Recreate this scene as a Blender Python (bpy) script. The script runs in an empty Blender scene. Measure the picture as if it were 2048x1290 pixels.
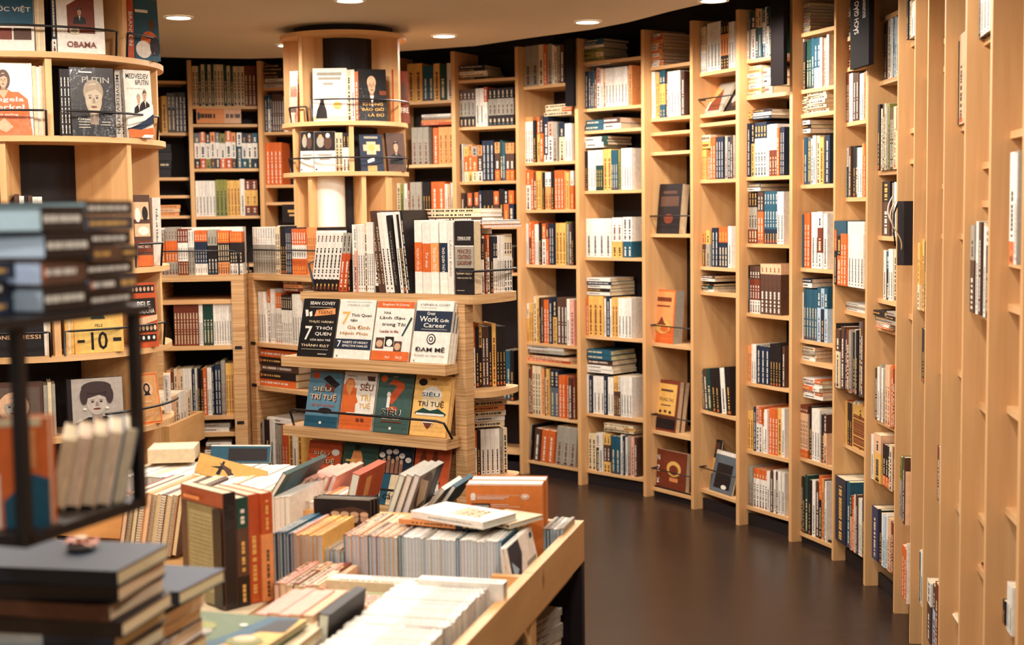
import bpy, math, random
from mathutils import Matrix, Vector
random.seed(7)
SC = bpy.context.scene
COL = SC.collection
R_ = math.radians
# ------------------------------------------------------------------ camera, world, exposure
IW, IH, FPX = 2048, 1290, 2830.0
CAM_H = 1.5
PITCH = math.atan(225 / 2830)
ROLL = -R_(0.75)
cd = bpy.data.cameras.new('camera')
cd.sensor_width = 36.0
cd.lens = FPX / IW * 36.0
cd.clip_start = 0.05
cd.dof.use_dof = True
cd.dof.focus_distance = 4.8
cd.dof.aperture_fstop = 4.0
cam = bpy.data.objects.new('camera', cd)
COL.objects.link(cam)
CM = Matrix.Translation((0, 0, CAM_H)) @ Matrix.Rotation(math.pi / 2 - PITCH, 4, 'X') @ Matrix.Rotation(ROLL, 4, 'Z')
cam.matrix_world = CM
SC.camera = cam
w = bpy.data.worlds.new('world')
SC.world = w
w.use_nodes = True
w.node_tree.nodes['Background'].inputs[0].default_value = (1.0, 0.86, 0.72, 1)
w.node_tree.nodes['Background'].inputs[1].default_value = 0.6
SC.view_settings.view_transform = 'Standard'
SC.view_settings.look = 'None'
SC.view_settings.gamma = 1
SC.view_settings.exposure = 0.0
LAMP_W = 56.0
CEIL_Z = 2.38
CR = CM.to_3x3()
CRI = CR.inverted()


def ray(px, py):
    return CR @ Vector(((px - IW / 2) / FPX, -(py - IH / 2) / FPX, -1))


def on_z(px, py, z):
    d = ray(px, py)
    t = (z - CAM_H) / d.z
    return Vector((d.x * t, d.y * t, z))


def on_y(px, py, Y):
    d = ray(px, py)
    t = Y / d.y
    return Vector((d.x * t, Y, CAM_H + d.z * t))


def on_plane(px, py, P, n):
    """vertical plane through P with horizontal normal n"""
    d = ray(px, py)
    t = (P.x * n.x + P.y * n.y) / (d.x * n.x + d.y * n.y)
    return Vector((d.x * t, d.y * t, CAM_H + d.z * t))


def on_cyl(px, py, c, r):
    d = ray(px, py)
    A = d.x * d.x + d.y * d.y
    B = -2 * (d.x * c[0] + d.y * c[1])
    Cc = c[0] ** 2 + c[1] ** 2 - r * r
    disc = max(0.0, B * B - 4 * A * Cc)
    t = (-B - math.sqrt(disc)) / (2 * A)
    return Vector((d.x * t, d.y * t, CAM_H + d.z * t))


def proj(p):
    q = CRI @ (Vector(p) - Vector((0, 0, CAM_H)))
    if q.z > -0.05:
        return None
    return (IW / 2 + FPX * q.x / -q.z, IH / 2 - FPX * q.y / -q.z)


def frame(o, ax, z=None):
    """matrix at o with x along ax (horizontal), z up"""
    ax = Vector((ax[0], ax[1], 0)).normalized()
    ay = Vector((-ax.y, ax.x, 0))
    M = Matrix(((ax.x, ay.x, 0, o[0]), (ax.y, ay.y, 0, o[1]), (0, 0, 1, o[2] if z is None else z), (0, 0, 0, 1)))
    return M


T = lambda x, y, z: Matrix.Translation((x, y, z))
RX = lambda a: Matrix.Rotation(R_(a), 4, 'X')
RY = lambda a: Matrix.Rotation(R_(a), 4, 'Y')
RZ = lambda a: Matrix.Rotation(R_(a), 4, 'Z')
# lying flat: height -> x, thickness -> z, spine towards -y
LAY = Matrix(((0, 0, 1, 0), (0, 1, 0, 0), (-1, 0, 0, 0), (0, 0, 0, 1)))
LAY.translation = Vector((0, 0, 0))
# filed in a bin with the spine up: thickness x, length y, spine on top
SPUP = Matrix(((1, 0, 0, 0), (0, 0, 1, 0), (0, -1, 0, 0), (0, 0, 0, 1)))


# ------------------------------------------------------------------ colours and materials
def s2l(c):
    out = []
    for v in c:
        v = v / 255.0
        out.append(v / 12.92 if v <= 0.04045 else ((v + 0.055) / 1.055) ** 2.4)
    return tuple(out)


PAL = {
    'W': (232, 224, 212), 'C': (222, 200, 164), 'O': (210, 100, 44), 'o': (228, 148, 88), 'Y': (222, 172, 92),
    'B': (28, 40, 60), 'T': (34, 80, 100), 'G': (24, 62, 54), 'g': (132, 130, 62), 'K': (32, 24, 25),
    'R': (116, 52, 32), 'P': (222, 160, 140), 'N': (84, 56, 44), 'A': (158, 150, 136), 'L': (172, 192, 208),
    'M': (88, 96, 104), 'V': (62, 62, 92), 'E': (188, 80, 40), 'D': (20, 16, 18), 'S': (224, 178, 140),
}
CN = {'W': 'white', 'C': 'cream', 'O': 'orange', 'o': 'pale-orange', 'Y': 'yellow', 'B': 'navy', 'T': 'teal', 'G': 'dark-green',
      'g': 'olive', 'K': 'black', 'R': 'russet', 'P': 'pink', 'N': 'brown', 'A': 'grey', 'L': 'light-blue', 'M': 'slate', 'V': 'violet', 'E': 'red', 'D': 'black', 'S': 'tan'}
_lin = {k: s2l(v) for k, v in PAL.items()}


def colr(c, j=0.0):
    if isinstance(c, str):
        c = _lin[c]
    if j:
        k = 1 + random.uniform(-j, j)
        c = tuple(min(1, v * k * (1 + random.uniform(-j * .25, j * .25))) for v in c)
    return c


def nodemat(name):
    m = bpy.data.materials.new(name)
    m.use_nodes = True
    nt = m.node_tree
    return m, nt, nt.nodes['Principled BSDF']


def mapped_noise(nt, scale, nscale=1.0, detail=4.0, dist=0.0, coord='Object'):
    tc = nt.nodes.new('ShaderNodeTexCoord')
    mp = nt.nodes.new('ShaderNodeMapping')
    mp.inputs['Scale'].default_value = scale
    nt.links.new(tc.outputs[coord], mp.inputs['Vector'])
    nz = nt.nodes.new('ShaderNodeTexNoise')
    nz.inputs['Scale'].default_value = nscale
    nz.inputs['Detail'].default_value = detail
    nz.inputs['Distortion'].default_value = dist
    nt.links.new(mp.outputs[0], nz.inputs['Vector'])
    return nz


def attr_mat(name, rough, spec=0.5, var=0.12, lines=None, coat=0.0):
    m, nt, b = nodemat(name)
    at = nt.nodes.new('ShaderNodeAttribute')
    at.attribute_name = 'Col'
    nz = mapped_noise(nt, (1, 1, 1) if not lines else lines, 60 if not lines else 1, 2)
    mr = nt.nodes.new('ShaderNodeMapRange')
    mr.inputs['From Min'].default_value = 0.3
    mr.inputs['From Max'].default_value = 0.7
    mr.inputs['To Min'].default_value = 1 - var
    mr.inputs['To Max'].default_value = 1 + var * .5
    nt.links.new(nz.outputs[0], mr.inputs[0])
    mx = nt.nodes.new('ShaderNodeVectorMath')
    mx.operation = 'SCALE'
    nt.links.new(at.outputs['Color'], mx.inputs[0])
    nt.links.new(mr.outputs[0], mx.inputs['Scale'])
    nt.links.new(mx.outputs[0], b.inputs['Base Color'])
    b.inputs['Roughness'].default_value = rough
    b.inputs['Specular IOR Level'].default_value = spec
    if coat:
        b.inputs['Coat Weight'].default_value = coat * .6
        b.inputs['Coat Roughness'].default_value = 0.12
        n2 = mapped_noise(nt, (1, 1, 1), 45, 3, 0.8)
        bp = nt.nodes.new('ShaderNodeBump')
        bp.inputs['Strength'].default_value = 0.35
        bp.inputs['Distance'].default_value = 0.004
        nt.links.new(n2.outputs[0], bp.inputs['Height'])
        nt.links.new(bp.outputs[0], b.inputs['Coat Normal'])
    return m


def wood_mat(name, scale, c1, c2, rough=0.5, knots=True):
    m, nt, b = nodemat(name)
    nz = mapped_noise(nt, scale, 1.0, 5, 0.6)
    cr = nt.nodes.new('ShaderNodeValToRGB')
    cr.color_ramp.elements[0].position = 0.3
    cr.color_ramp.elements[0].color = (*s2l(c1), 1)
    cr.color_ramp.elements[1].position = 0.7
    cr.color_ramp.elements[1].color = (*s2l(c2), 1)
    nt.links.new(nz.outputs[0], cr.inputs[0])
    last = cr.outputs[0]
    if knots:
        tc = nt.nodes.new('ShaderNodeTexCoord')
        mp = nt.nodes.new('ShaderNodeMapping')
        mp.inputs['Scale'].default_value = (6, 6, 3.2)
        nt.links.new(tc.outputs['Object'], mp.inputs['Vector'])
        vo = nt.nodes.new('ShaderNodeTexVoronoi')
        vo.inputs['Scale'].default_value = 1.0
        nt.links.new(mp.outputs[0], vo.inputs['Vector'])
        mr = nt.nodes.new('ShaderNodeMapRange')
        mr.inputs['From Min'].default_value = 0.03
        mr.inputs['From Max'].default_value = 0.09
        nt.links.new(vo.outputs['Distance'], mr.inputs[0])
        mx = nt.nodes.new('ShaderNodeMix')
        mx.data_type = 'RGBA'
        mx.inputs['A'].default_value = (*s2l((150, 96, 52)), 1)
        nt.links.new(mr.outputs[0], mx.inputs['Factor'])
        nt.links.new(last, mx.inputs['B'])
        last = mx.outputs['Result']
    nt.links.new(last, b.inputs['Base Color'])
    b.inputs['Roughness'].default_value = rough
    b.inputs['Specular IOR Level'].default_value = 0.35
    return m


def plain(name, c, rough=0.5, metal=0.0, spec=0.5, var=0.08, nscale=8):
    m, nt, b = nodemat(name)
    nz = mapped_noise(nt, (1, 1, 1), nscale, 3)
    mx = nt.nodes.new('ShaderNodeMix')
    mx.data_type = 'RGBA'
    l = s2l(c)
    mx.inputs['A'].default_value = (*[v * (1 - var) for v in l], 1)
    mx.inputs['B'].default_value = (*[min(1, v * (1 + var)) for v in l], 1)
    nt.links.new(nz.outputs[0], mx.inputs['Factor'])
    nt.links.new(mx.outputs['Result'], b.inputs['Base Color'])
    b.inputs['Roughness'].default_value = rough
    b.inputs['Metallic'].default_value = metal
    b.inputs['Specular IOR Level'].default_value = spec
    return m


M = {
    'print': attr_mat('printed_card', 0.5, 0.28),
    'wrap': attr_mat('shrink_wrapped_card', 0.4, 0.3, coat=0.55),
    'paper': attr_mat('paper_pages', 0.85, 0.2, 0.22, (420, 420, 60)),
    'wood_v': wood_mat('pale_wood_upright', (16, 16, 1.1), (204, 152, 98), (226, 180, 126)),
    'wood_h': wood_mat('pale_wood_board', (2.2, 2.2, 26), (204, 154, 102), (226, 182, 130), knots=False),
    'ply': wood_mat('layered_plywood', (3, 3, 150), (172, 124, 78), (226, 184, 132), knots=False),
    'honey': wood_mat('honey_table_wood', (3, 3, 14), (206, 152, 94), (226, 178, 118), 0.4),
    'black': plain('black_laminate', (30, 22, 24), 0.6, spec=0.3),
    'metal': plain('black_wire', (22, 18, 20), 0.4, spec=0.5),
    'ceil': plain('ceiling_paint', (198, 186, 166), 0.9, spec=0.1, nscale=2),
    'white': plain('white_enamel', (236, 228, 214), 0.5),
    'sign': plain('sign_panel', (24, 18, 19), 0.85, spec=0.15),
}
m, nt, b = nodemat('dark_vinyl_floor')
nz = mapped_noise(nt, (1.2, 9, 1), 2.0, 6, 0.4)
cr = nt.nodes.new('ShaderNodeValToRGB')
cr.color_ramp.elements[0].color = (*s2l((34, 23, 18)), 1)
cr.color_ramp.elements[1].color = (*s2l((50, 35, 28)), 1)
nt.links.new(nz.outputs[0], cr.inputs[0])
tc = nt.nodes.new('ShaderNodeTexCoord')
mp = nt.nodes.new('ShaderNodeMapping')
mp.inputs['Rotation'].default_value = (0, 0, R_(62))
nt.links.new(tc.outputs['Object'], mp.inputs['Vector'])
bk = nt.nodes.new('ShaderNodeTexBrick')
bk.inputs['Scale'].default_value = 1.0
bk.inputs['Brick Width'].default_value = 1.2
bk.inputs['Row Height'].default_value = 0.55
bk.inputs['Mortar Size'].default_value = 0.0012
bk.inputs['Mortar'].default_value = (*s2l((64, 50, 42)), 1)
nt.links.new(mp.outputs[0], bk.inputs['Vector'])
nt.links.new(cr.outputs[0], bk.inputs['Color1'])
nt.links.new(cr.outputs[0], bk.inputs['Color2'])
nt.links.new(bk.outputs['Color'], b.inputs['Base Color'])
b.inputs['Roughness'].default_value = 0.3
b.inputs['Specular IOR Level'].default_value = 0.45
M['floor'] = m
m, nt, b = nodemat('lamp_glow')
b.inputs['Emission Color'].default_value = (1, 0.9, 0.74, 1)
b.inputs['Emission Strength'].default_value = 9
M['glow'] = m


# ------------------------------------------------------------------ mesh builder
class MB:
    def __init__(self):
        self.v, self.f, self.c, self.m = [], [], [], []
        self.mats = []

    def mi(self, mat):
        if mat not in self.mats:
            self.mats.append(mat)
        return self.mats.index(mat)

    def poly(self, pts, c=(1, 1, 1), mat='print', Mx=None):
        n = len(self.v)
        self.v += [Mx @ Vector(p) if Mx else Vector(p) for p in pts]
        self.f.append(tuple(range(n, n + len(pts))))
        self.c.append(c)
        self.m.append(self.mi(mat))

    def box(self, x0, x1, y0, y1, z0, z1, c=(1, 1, 1), mat='print', Mx=None):
        n = len(self.v)
        for x in (x0, x1):
            for y in (y0, y1):
                for z in (z0, z1):
                    p = Vector((x, y, z))
                    self.v.append(Mx @ p if Mx else p)
        for q in ((0, 1, 3, 2), (4, 6, 7, 5), (0, 4, 5, 1), (2, 3, 7, 6), (0, 2, 6, 4), (1, 5, 7, 3)):
            self.f.append(tuple(n + i for i in q))
            self.c.append(c)
            self.m.append(self.mi(mat))

    def prism(self, pts, z0, z1, c=(1, 1, 1), mat='wood_h', Mx=None):
        """pts: ccw xy outline"""
        n, k = len(self.v), len(pts)
        for z in (z0, z1):
            for p in pts:
                q = Vector((p[0], p[1], z))
                self.v.append(Mx @ q if Mx else q)
        fs = [tuple(reversed(range(n, n + k))), tuple(range(n + k, n + 2 * k))]
        fs += [(n + i, n + (i + 1) % k, n + k + (i + 1) % k, n + k + i) for i in range(k)]
        for f in fs:
            self.f.append(f)
            self.c.append(c)
            self.m.append(self.mi(mat))

    def tube(self, pts, r, c=(1, 1, 1), mat='metal', seg=8):
        pts = [Vector(p) for p in pts]
        n0 = len(self.v)
        up = None
        for i, p in enumerate(pts):
            d = (pts[min(i + 1, len(pts) - 1)] - pts[max(i - 1, 0)]).normalized()
            a = d.cross(Vector((0.13, 0.31, 0.94))) if up is None else up - d * up.dot(d)
            if a.length < 1e-5:
                a = d.cross(Vector((1, 0, 0)))
            a.normalize()
            up = a
            bb = d.cross(a)
            for k in range(seg):
                t = 2 * math.pi * k / seg
                self.v.append(p + a * (r * math.cos(t)) + bb * (r * math.sin(t)))
        for i in range(len(pts) - 1):
            for k in range(seg):
                a0, a1 = n0 + i * seg + k, n0 + i * seg + (k + 1) % seg
                self.f.append((a0, a1, a1 + seg, a0 + seg))
                self.c.append(c)
                self.m.append(self.mi(mat))
        for e in (0, len(pts) - 1):
            self.f.append(tuple(n0 + e * seg + k for k in range(seg)))
            self.c.append(c)
            self.m.append(self.mi(mat))

    def build(self, name, parent=None, Mx=None, smooth=False):
        me = bpy.data.meshes.new(name)
        me.from_pydata([tuple(v) for v in self.v], [], self.f)
        for mm in self.mats:
            me.materials.append(M[mm])
        me.polygons.foreach_set('material_index', self.m)
        if any(mm in ('print', 'wrap', 'paper') for mm in self.mats):
            ca = me.color_attributes.new('Col', 'FLOAT_COLOR', 'CORNER')
            buf = []
            for f, c in zip(self.f, self.c):
                buf += [c[0], c[1], c[2], 1.0] * len(f)
            ca.data.foreach_set('color', buf)
        if smooth:
            me.polygons.foreach_set('use_smooth', [True] * len(me.polygons))
        me.update()
        o = bpy.data.objects.new(name, me)
        COL.objects.link(o)
        if parent is not None:
            o.parent = parent
        elif Mx is not None:
            o.matrix_world = Mx
        return o


def tag(o, label, cat, group=None, kind=None):
    if label:
        o['label'] = label
    if cat:
        o['category'] = cat
    if group:
        o['group'] = group
    if kind:
        o['kind'] = kind
    return o


def empty(name, label, cat, Mx, group=None):
    o = bpy.data.objects.new(name, None)
    COL.objects.link(o)
    o.matrix_world = Mx
    o.empty_display_size = 0.05
    return tag(o, label, cat, group)


def struct(mb, name):
    o = mb.build(name)
    o['kind'] = 'structure'
    return o


# ------------------------------------------------------------------ text and cover art
_fc = {}


def glyphs(s):
    if s not in _fc:
        cu = bpy.data.curves.new('t', 'FONT')
        cu.body = s
        cu.resolution_u = 2
        cu.offset = 0.012
        o = bpy.data.objects.new('t', cu)
        COL.objects.link(o)
        dg = bpy.context.evaluated_depsgraph_get()
        me = bpy.data.meshes.new_from_object(o.evaluated_get(dg))
        vs = [(v.co.x, v.co.y) for v in me.vertices]
        fs = [tuple(p.vertices) for p in me.polygons]
        bpy.data.objects.remove(o)
        bpy.data.curves.remove(cu)
        bpy.data.meshes.remove(me)
        xs = [v[0] for v in vs] or [0, 1]
        ys = [v[1] for v in vs] or [0, 1]
        _fc[s] = (vs, fs, min(xs), max(xs), min(ys), max(ys))
    return _fc[s]


def add_text(mb, s, Mx, wd, ht, c, mat='print'):
    """text fitted to a wd x ht box centred at the origin of Mx; x right, z up, facing -y"""
    vs, fs, x0, x1, y0, y1 = glyphs(s)
    sx, sy = wd / max(1e-6, x1 - x0), ht / max(1e-6, y1 - y0)
    n = len(mb.v)
    for x, y in vs:
        mb.v.append(Mx @ Vector(((x - (x0 + x1) / 2) * sx, 0, (y - (y0 + y1) / 2) * sy)))
    k = mb.mi(mat)
    for f in fs:
        mb.f.append(tuple(n + i for i in f))
        mb.c.append(c)
        mb.m.append(k)


def art(mb, w, h, els, Mx=None, mat='print', eps=0.00025):
    Mx = Mx or Matrix.Identity(4)
    i = 0
    for e in els:
        i += 1
        y = -eps * i
        k = e[0]
        c = colr(e[-1]) if k != 't' else colr(e[6])
        cl_ = lambda v: min(.995, max(.005, v))
        if k == 'r':
            e = ('r', cl_(e[1]), cl_(e[2]), cl_(e[3]), cl_(e[4]), e[5])
            mb.poly([(e[1] * w, y, e[2] * h), (e[3] * w, y, e[2] * h), (e[3] * w, y, e[4] * h), (e[1] * w, y, e[4] * h)], c, mat, Mx)
        elif k == 'e':
            mb.poly([(cl_(e[1] + e[3] * math.cos(a * math.pi / 10)) * w, y, cl_(e[2] + e[4] * math.sin(a * math.pi / 10)) * h) for a in range(20)], c, mat, Mx)
        elif k == 'p':
            mb.poly([(cl_(p[0]) * w, y, cl_(p[1]) * h) for p in e[1]], c, mat, Mx)
        elif k == 't':  # ('t', text, cx, cz, width, height, colour[, angle])
            A = Mx @ T(e[2] * w, y, e[3] * h)
            if len(e) > 7:
                A = A @ RY(e[7])
            add_text(mb, e[1], A, e[4] * w, e[5] * h, c, mat)


def portrait(cx, cz, s, skin, hair, cloth, long=False, tie=None, grey=False):
    """a simple head-and-shoulders picture; s = head height as a share of the cover height"""
    dk = (skin[0] * .55, skin[1] * .5, skin[2] * .5) if not isinstance(skin, str) else 'N'
    w_ = s * 0.95
    L = [('p', [(cx - w_ * 1.35, cz - s * 1.55), (cx + w_ * 1.35, cz - s * 1.55), (cx + w_ * 1.15, cz - s * .85), (cx + w_ * .35, cz - s * .55), (cx - w_ * .35, cz - s * .55), (cx - w_ * 1.15, cz - s * .85)], cloth)]
    if long:
        L.append(('e', cx, cz + s * .02, w_ * .66, s * .66, hair))
    L += [('p', [(cx - w_ * .2, cz - s * .75), (cx + w_ * .2, cz - s * .75), (cx + w_ * .22, cz - s * .3), (cx - w_ * .22, cz - s * .3)], dk),
          ('e', cx, cz + s * .2, w_ * .48, s * .36, hair),
          ('e', cx, cz, w_ * .4, s * .47, skin),
          ('p', [(cx - w_ * .4, cz + s * .15), (cx - w_ * .3, cz + s * .38), (cx + w_ * .3, cz + s * .42), (cx + w_ * .4, cz + s * .15), (cx + w_ * .1, cz + s * .27)], hair),
          ('r', cx - w_ * .25, cz + .06 * s, cx - w_ * .09, cz + .11 * s, dk), ('r', cx + w_ * .09, cz + .06 * s, cx + w_ * .25, cz + .11 * s, dk),
          ('e', cx - w_ * .17, cz + .02 * s, w_ * .06, s * .025, 'D'), ('e', cx + w_ * .17, cz + .02 * s, w_ * .06, s * .025, 'D'),
          ('p', [(cx - w_ * .03, cz + .02 * s), (cx + w_ * .03, cz + .02 * s), (cx + w_ * .08, cz - .13 * s), (cx - w_ * .06, cz - .13 * s)], dk),
          ('e', cx, cz - .24 * s, w_ * .15, s * .03, 'R')]
    if tie:
        L += [('p', [(cx - w_ * .2, cz - .56 * s), (cx + w_ * .2, cz - .56 * s), (cx, cz - 1.1 * s)], 'W'),
              ('p', [(cx - w_ * .05, cz - .6 * s), (cx + w_ * .05, cz - .6 * s), (cx + w_ * .03, cz - 1.2 * s), (cx - w_ * .03, cz - 1.2 * s)], tie)]
    return L


# ------------------------------------------------------------------ books
PENDING = []


def parse(tok):
    """'W/O:3' -> bands W over O, .3 = share of the top band ;  trailing ! = shrink wrapped"""
    wrap = tok.endswith('!')
    tok = tok.rstrip('!')
    fr = None
    if ':' in tok:
        tok, f_ = tok.split(':')
        fr = float(f_)
    bands = tok.split('/')
    n = len(bands)
    if n == 1:
        z = [0, 1]
    elif n == 2:
        a = fr or 0.38
        z = [0, 1 - a, 1]
    elif n == 3:
        a = fr or 0.28
        z = [0, a, 1 - a, 1]
    else:
        z = [i / n for i in range(n + 1)]
    bands = bands[::-1]
    return [(z[i], z[i + 1], bands[i]) for i in range(n)], wrap


def cname(tok):
    b = list(dict.fromkeys(CN[x] for x in tok.rstrip('!').split(':')[0].split('/')))
    return b[0] if len(b) == 1 else '-and-'.join(b[:2])


def draw_book(mc, mp, t, d, h, tok, Mx=None, marks=True, pages='C', seed=0, jit=0.1, title=None, sideart=None):
    rs = random.Random(seed)
    bands, wrap = parse(tok)
    mat = 'wrap' if wrap else 'print'
    c_ = min(0.0014, t * 0.14)
    k = 1 + rs.uniform(-jit, jit)
    for z0, z1, b in bands:
        col = tuple(min(.92, v * k) for v in _lin[b])
        mc.box(0, c_, 0, d, z0 * h, z1 * h, col, mat, Mx)
        mc.box(t - c_, t, 0, d, z0 * h, z1 * h, col, mat, Mx)
        mc.box(c_, t - c_, 0, c_, z0 * h, z1 * h, col, mat, Mx)
    pc = tuple(min(.9, v * (1 + rs.uniform(-.08, .05))) for v in _lin[pages])
    mp.box(c_, t - c_, c_, d - 0.003, 0.002, h - 0.002, pc, 'paper', Mx)
    if marks and t > 0.006:
        top = bands[-1][2]
        rs2 = random.Random(tok)
        for z0, z1, b in bands:
            dark = b in 'BTGKRNMVDE' or b == 'O'
            ink = _lin[rs2.choice(['W', 'C', 'Y'] if dark else ['K', 'R', 'B', 'N', 'K'])]
            zz = z0 + 0.04
            if z1 - z0 < 0.15:
                continue
            end = z0 + (z1 - z0) * rs2.uniform(.5, .9)
            wid = t * rs2.uniform(.22, .42)
            while zz < end:
                l = rs2.uniform(.018, .05)
                mc.poly([(t / 2 - wid / 2, -.0003, zz * h), (t / 2 + wid / 2, -.0003, zz * h), (t / 2 + wid / 2, -.0003, (zz + l) * h), (t / 2 - wid / 2, -.0003, (zz + l) * h)], ink, mat, Mx)
                zz += l + rs2.choice([.006, .008, .03])
        if rs2.random() < .5:
            z0 = .02
            mc.poly([(t * .25, -.0003, z0 * h), (t * .75, -.0003, z0 * h), (t * .75, -.0003, (z0 + .05) * h), (t * .25, -.0003, (z0 + .05) * h)], _lin[rs2.choice('ORTK')], mat, Mx)
    if title:
        s, tc, th = title
        add_text(mc, s, (Mx or Matrix.Identity(4)) @ T(t / 2, -.0006, h * th[0]) @ RY(90), h * th[1], t * th[2], colr(tc), mat)
    if sideart:  # art on the right-hand board
        A = (Mx or Matrix.Identity(4)) @ T(t, 0, 0) @ RZ(90)
        art(mc, d, h, sideart, A, mat)


def add_book(Mx, t, d, h, tok, loc, nth, noun='book', vis=1.0, **kw):
    pts = [proj(Mx @ Vector((x, y, z))) for x in (0, t) for y in (0, d) for z in (0, h)]
    if None in pts:
        area = 1e6
    else:
        f4 = [proj(Mx @ Vector((x, 0, z))) for x in (0, t) for z in (0, h)]
        xs, ys = [p[0] for p in f4], [p[1] for p in f4]
        if max(p[0] for p in pts) < 0 or min(p[0] for p in pts) > IW or max(p[1] for p in pts) < 0 or min(p[1] for p in pts) > IH:
            return
        area = (max(0, min(max(xs), IW) - max(min(xs), 0))) * (max(0, min(max(ys), IH) - max(min(ys), 0)))
        if noun != 'book':
            area = 1e6
    PENDING.append(dict(M=Mx, t=t, d=d, h=h, tok=tok, loc=loc, nth=nth, noun=noun, area=area * vis, seed=len(PENDING), kw=kw))


def ordn(n):
    return f"{n}{'th' if 10 <= n % 100 <= 20 else {1: 'st', 2: 'nd', 3: 'rd'}.get(n % 10, 'th')}"


NAMES = {'book': ('book', 'book'), 'booklet': ('booklet', 'booklet'), 'notebook': ('notebook', 'notebook'), 'magazine': ('magazine', 'magazine'),
         'hardcover': ('hardcover_book', 'book'), 'box': ('boxed_set', 'boxed set')}


def flush_books():
    bk = [p for p in PENDING if p['noun'] == 'book']
    bk.sort(key=lambda p: -p['area'])
    keep = set(id(p) for p in bk[:300])
    sc, sp = MB(), None
    for p in PENDING:
        if p['noun'] == 'book' and id(p) not in keep:
            draw_book(sc, sc, p['t'], p['d'], p['h'], p['tok'], p['M'], seed=p['seed'], **p['kw'])
            continue
        nm, cat = NAMES[p['noun']]
        mc, mp = MB(), MB()
        draw_book(mc, mp, p['t'], p['d'], p['h'], p['tok'], seed=p['seed'], **p['kw'])
        o = mc.build(nm, Mx=p['M'])
        lab = p['loc'] if p['nth'] is None else f"{cname(p['tok'])} {cat}, {p['nth'] if isinstance(p['nth'], str) else ordn(p['nth']) + ' from left'} {p['loc']}"
        tag(o, lab, cat, p.get('group'))
        o['group'] = p['loc'] if p['nth'] is not None else nm + 's'
        mp.build('pages', parent=o)
        if p['noun'] == 'notebook' and p['seed'] % 2:
            mb = MB()
            for k in range(24):
                c_ = Vector((p['t'] / 2, .004 + (p['d'] - .008) * k / 23, -.001))
                mb.tube([c_ + Vector((p['t'] * .42 * math.cos(t), .0, .006 * math.sin(t))) for t in [2 * math.pi * j / 8 for j in range(9)]], .0011, colr('W' if p['seed'] % 4 == 1 else 'A'), 'print', 4)
            mb.build('spiral_binding', parent=o)
    if sc.f:
        tag(sc.build('distant_shelf_books'), 'smaller books packed on the far curved wall shelves', 'books', kind='stuff')


def spread(toks):
    out = []
    for t in toks.split():
        if '*' in t:
            a, n = t.split('*')
            out += [a] * int(n)
        else:
            out.append(t)
    return out


COUNT = {}


def nxt(loc):
    COUNT[loc] = COUNT.get(loc, 0) + 1
    return COUNT[loc]


def upright(F, x0, x1, z, h, toks, loc, lean=0, d=0.16, y=0.0, vis=1.0, marks=True, noun='book', gap=0.04, title=None, pages='C'):
    """books standing side by side from x0 to x1 in frame F, spines towards -y"""
    L = spread(toks)
    ws = []
    for i, t in enumerate(L):
        ws.append(1.0 if i and L[i - 1] == t and ws else random.uniform(.8, 1.2))
        if i and L[i - 1] == t:
            ws[-1] = ws[-2]
    tot = sum(ws)
    x = x0
    hh = h
    for i, t in enumerate(L):
        wd = (x1 - x0) * ws[i] / tot
        if i == 0 or L[i - 1] != t:
            hh = h * random.uniform(.93, 1.0)
            dd = d * random.uniform(.9, 1.1)
            yy = y + random.uniform(-.004, .006)
        A = F @ T(x, yy, z)
        if lean > 0:
            A = A @ T(wd, 0, 0) @ RY(lean) @ T(-wd, 0, 0)
        elif lean < 0:
            A = A @ RY(lean)
        add_book(A, wd * (1 - gap), dd, hh, t, loc, nxt(loc), noun=noun, vis=vis, marks=marks, title=title, pages=pages)
        x += wd


def stack(F, x0, x1, z0, z1, toks, loc, d=0.15, y=0.0, vis=1.0, noun='book', rot=0, pages='C', ords=True):
    """books lying flat, first token lowest, spines towards -y"""
    L = spread(toks)
    th = (z1 - z0) / len(L)
    for i, t in enumerate(L):
        j = random.uniform(-.006, .006)
        A = F @ T(x0 + j, y + random.uniform(0, .008), z0 + i * th) @ RZ(rot + random.uniform(-2, 2)) @ T(0, 0, th) @ LAY
        add_book(A, th * .95, d, (x1 - x0) * random.uniform(.94, 1.0), t, loc, f"{ordn(len(L) - i)} from top" if len(L) > 1 else 'lying flat', noun=noun, vis=vis, pages=pages)


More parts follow.
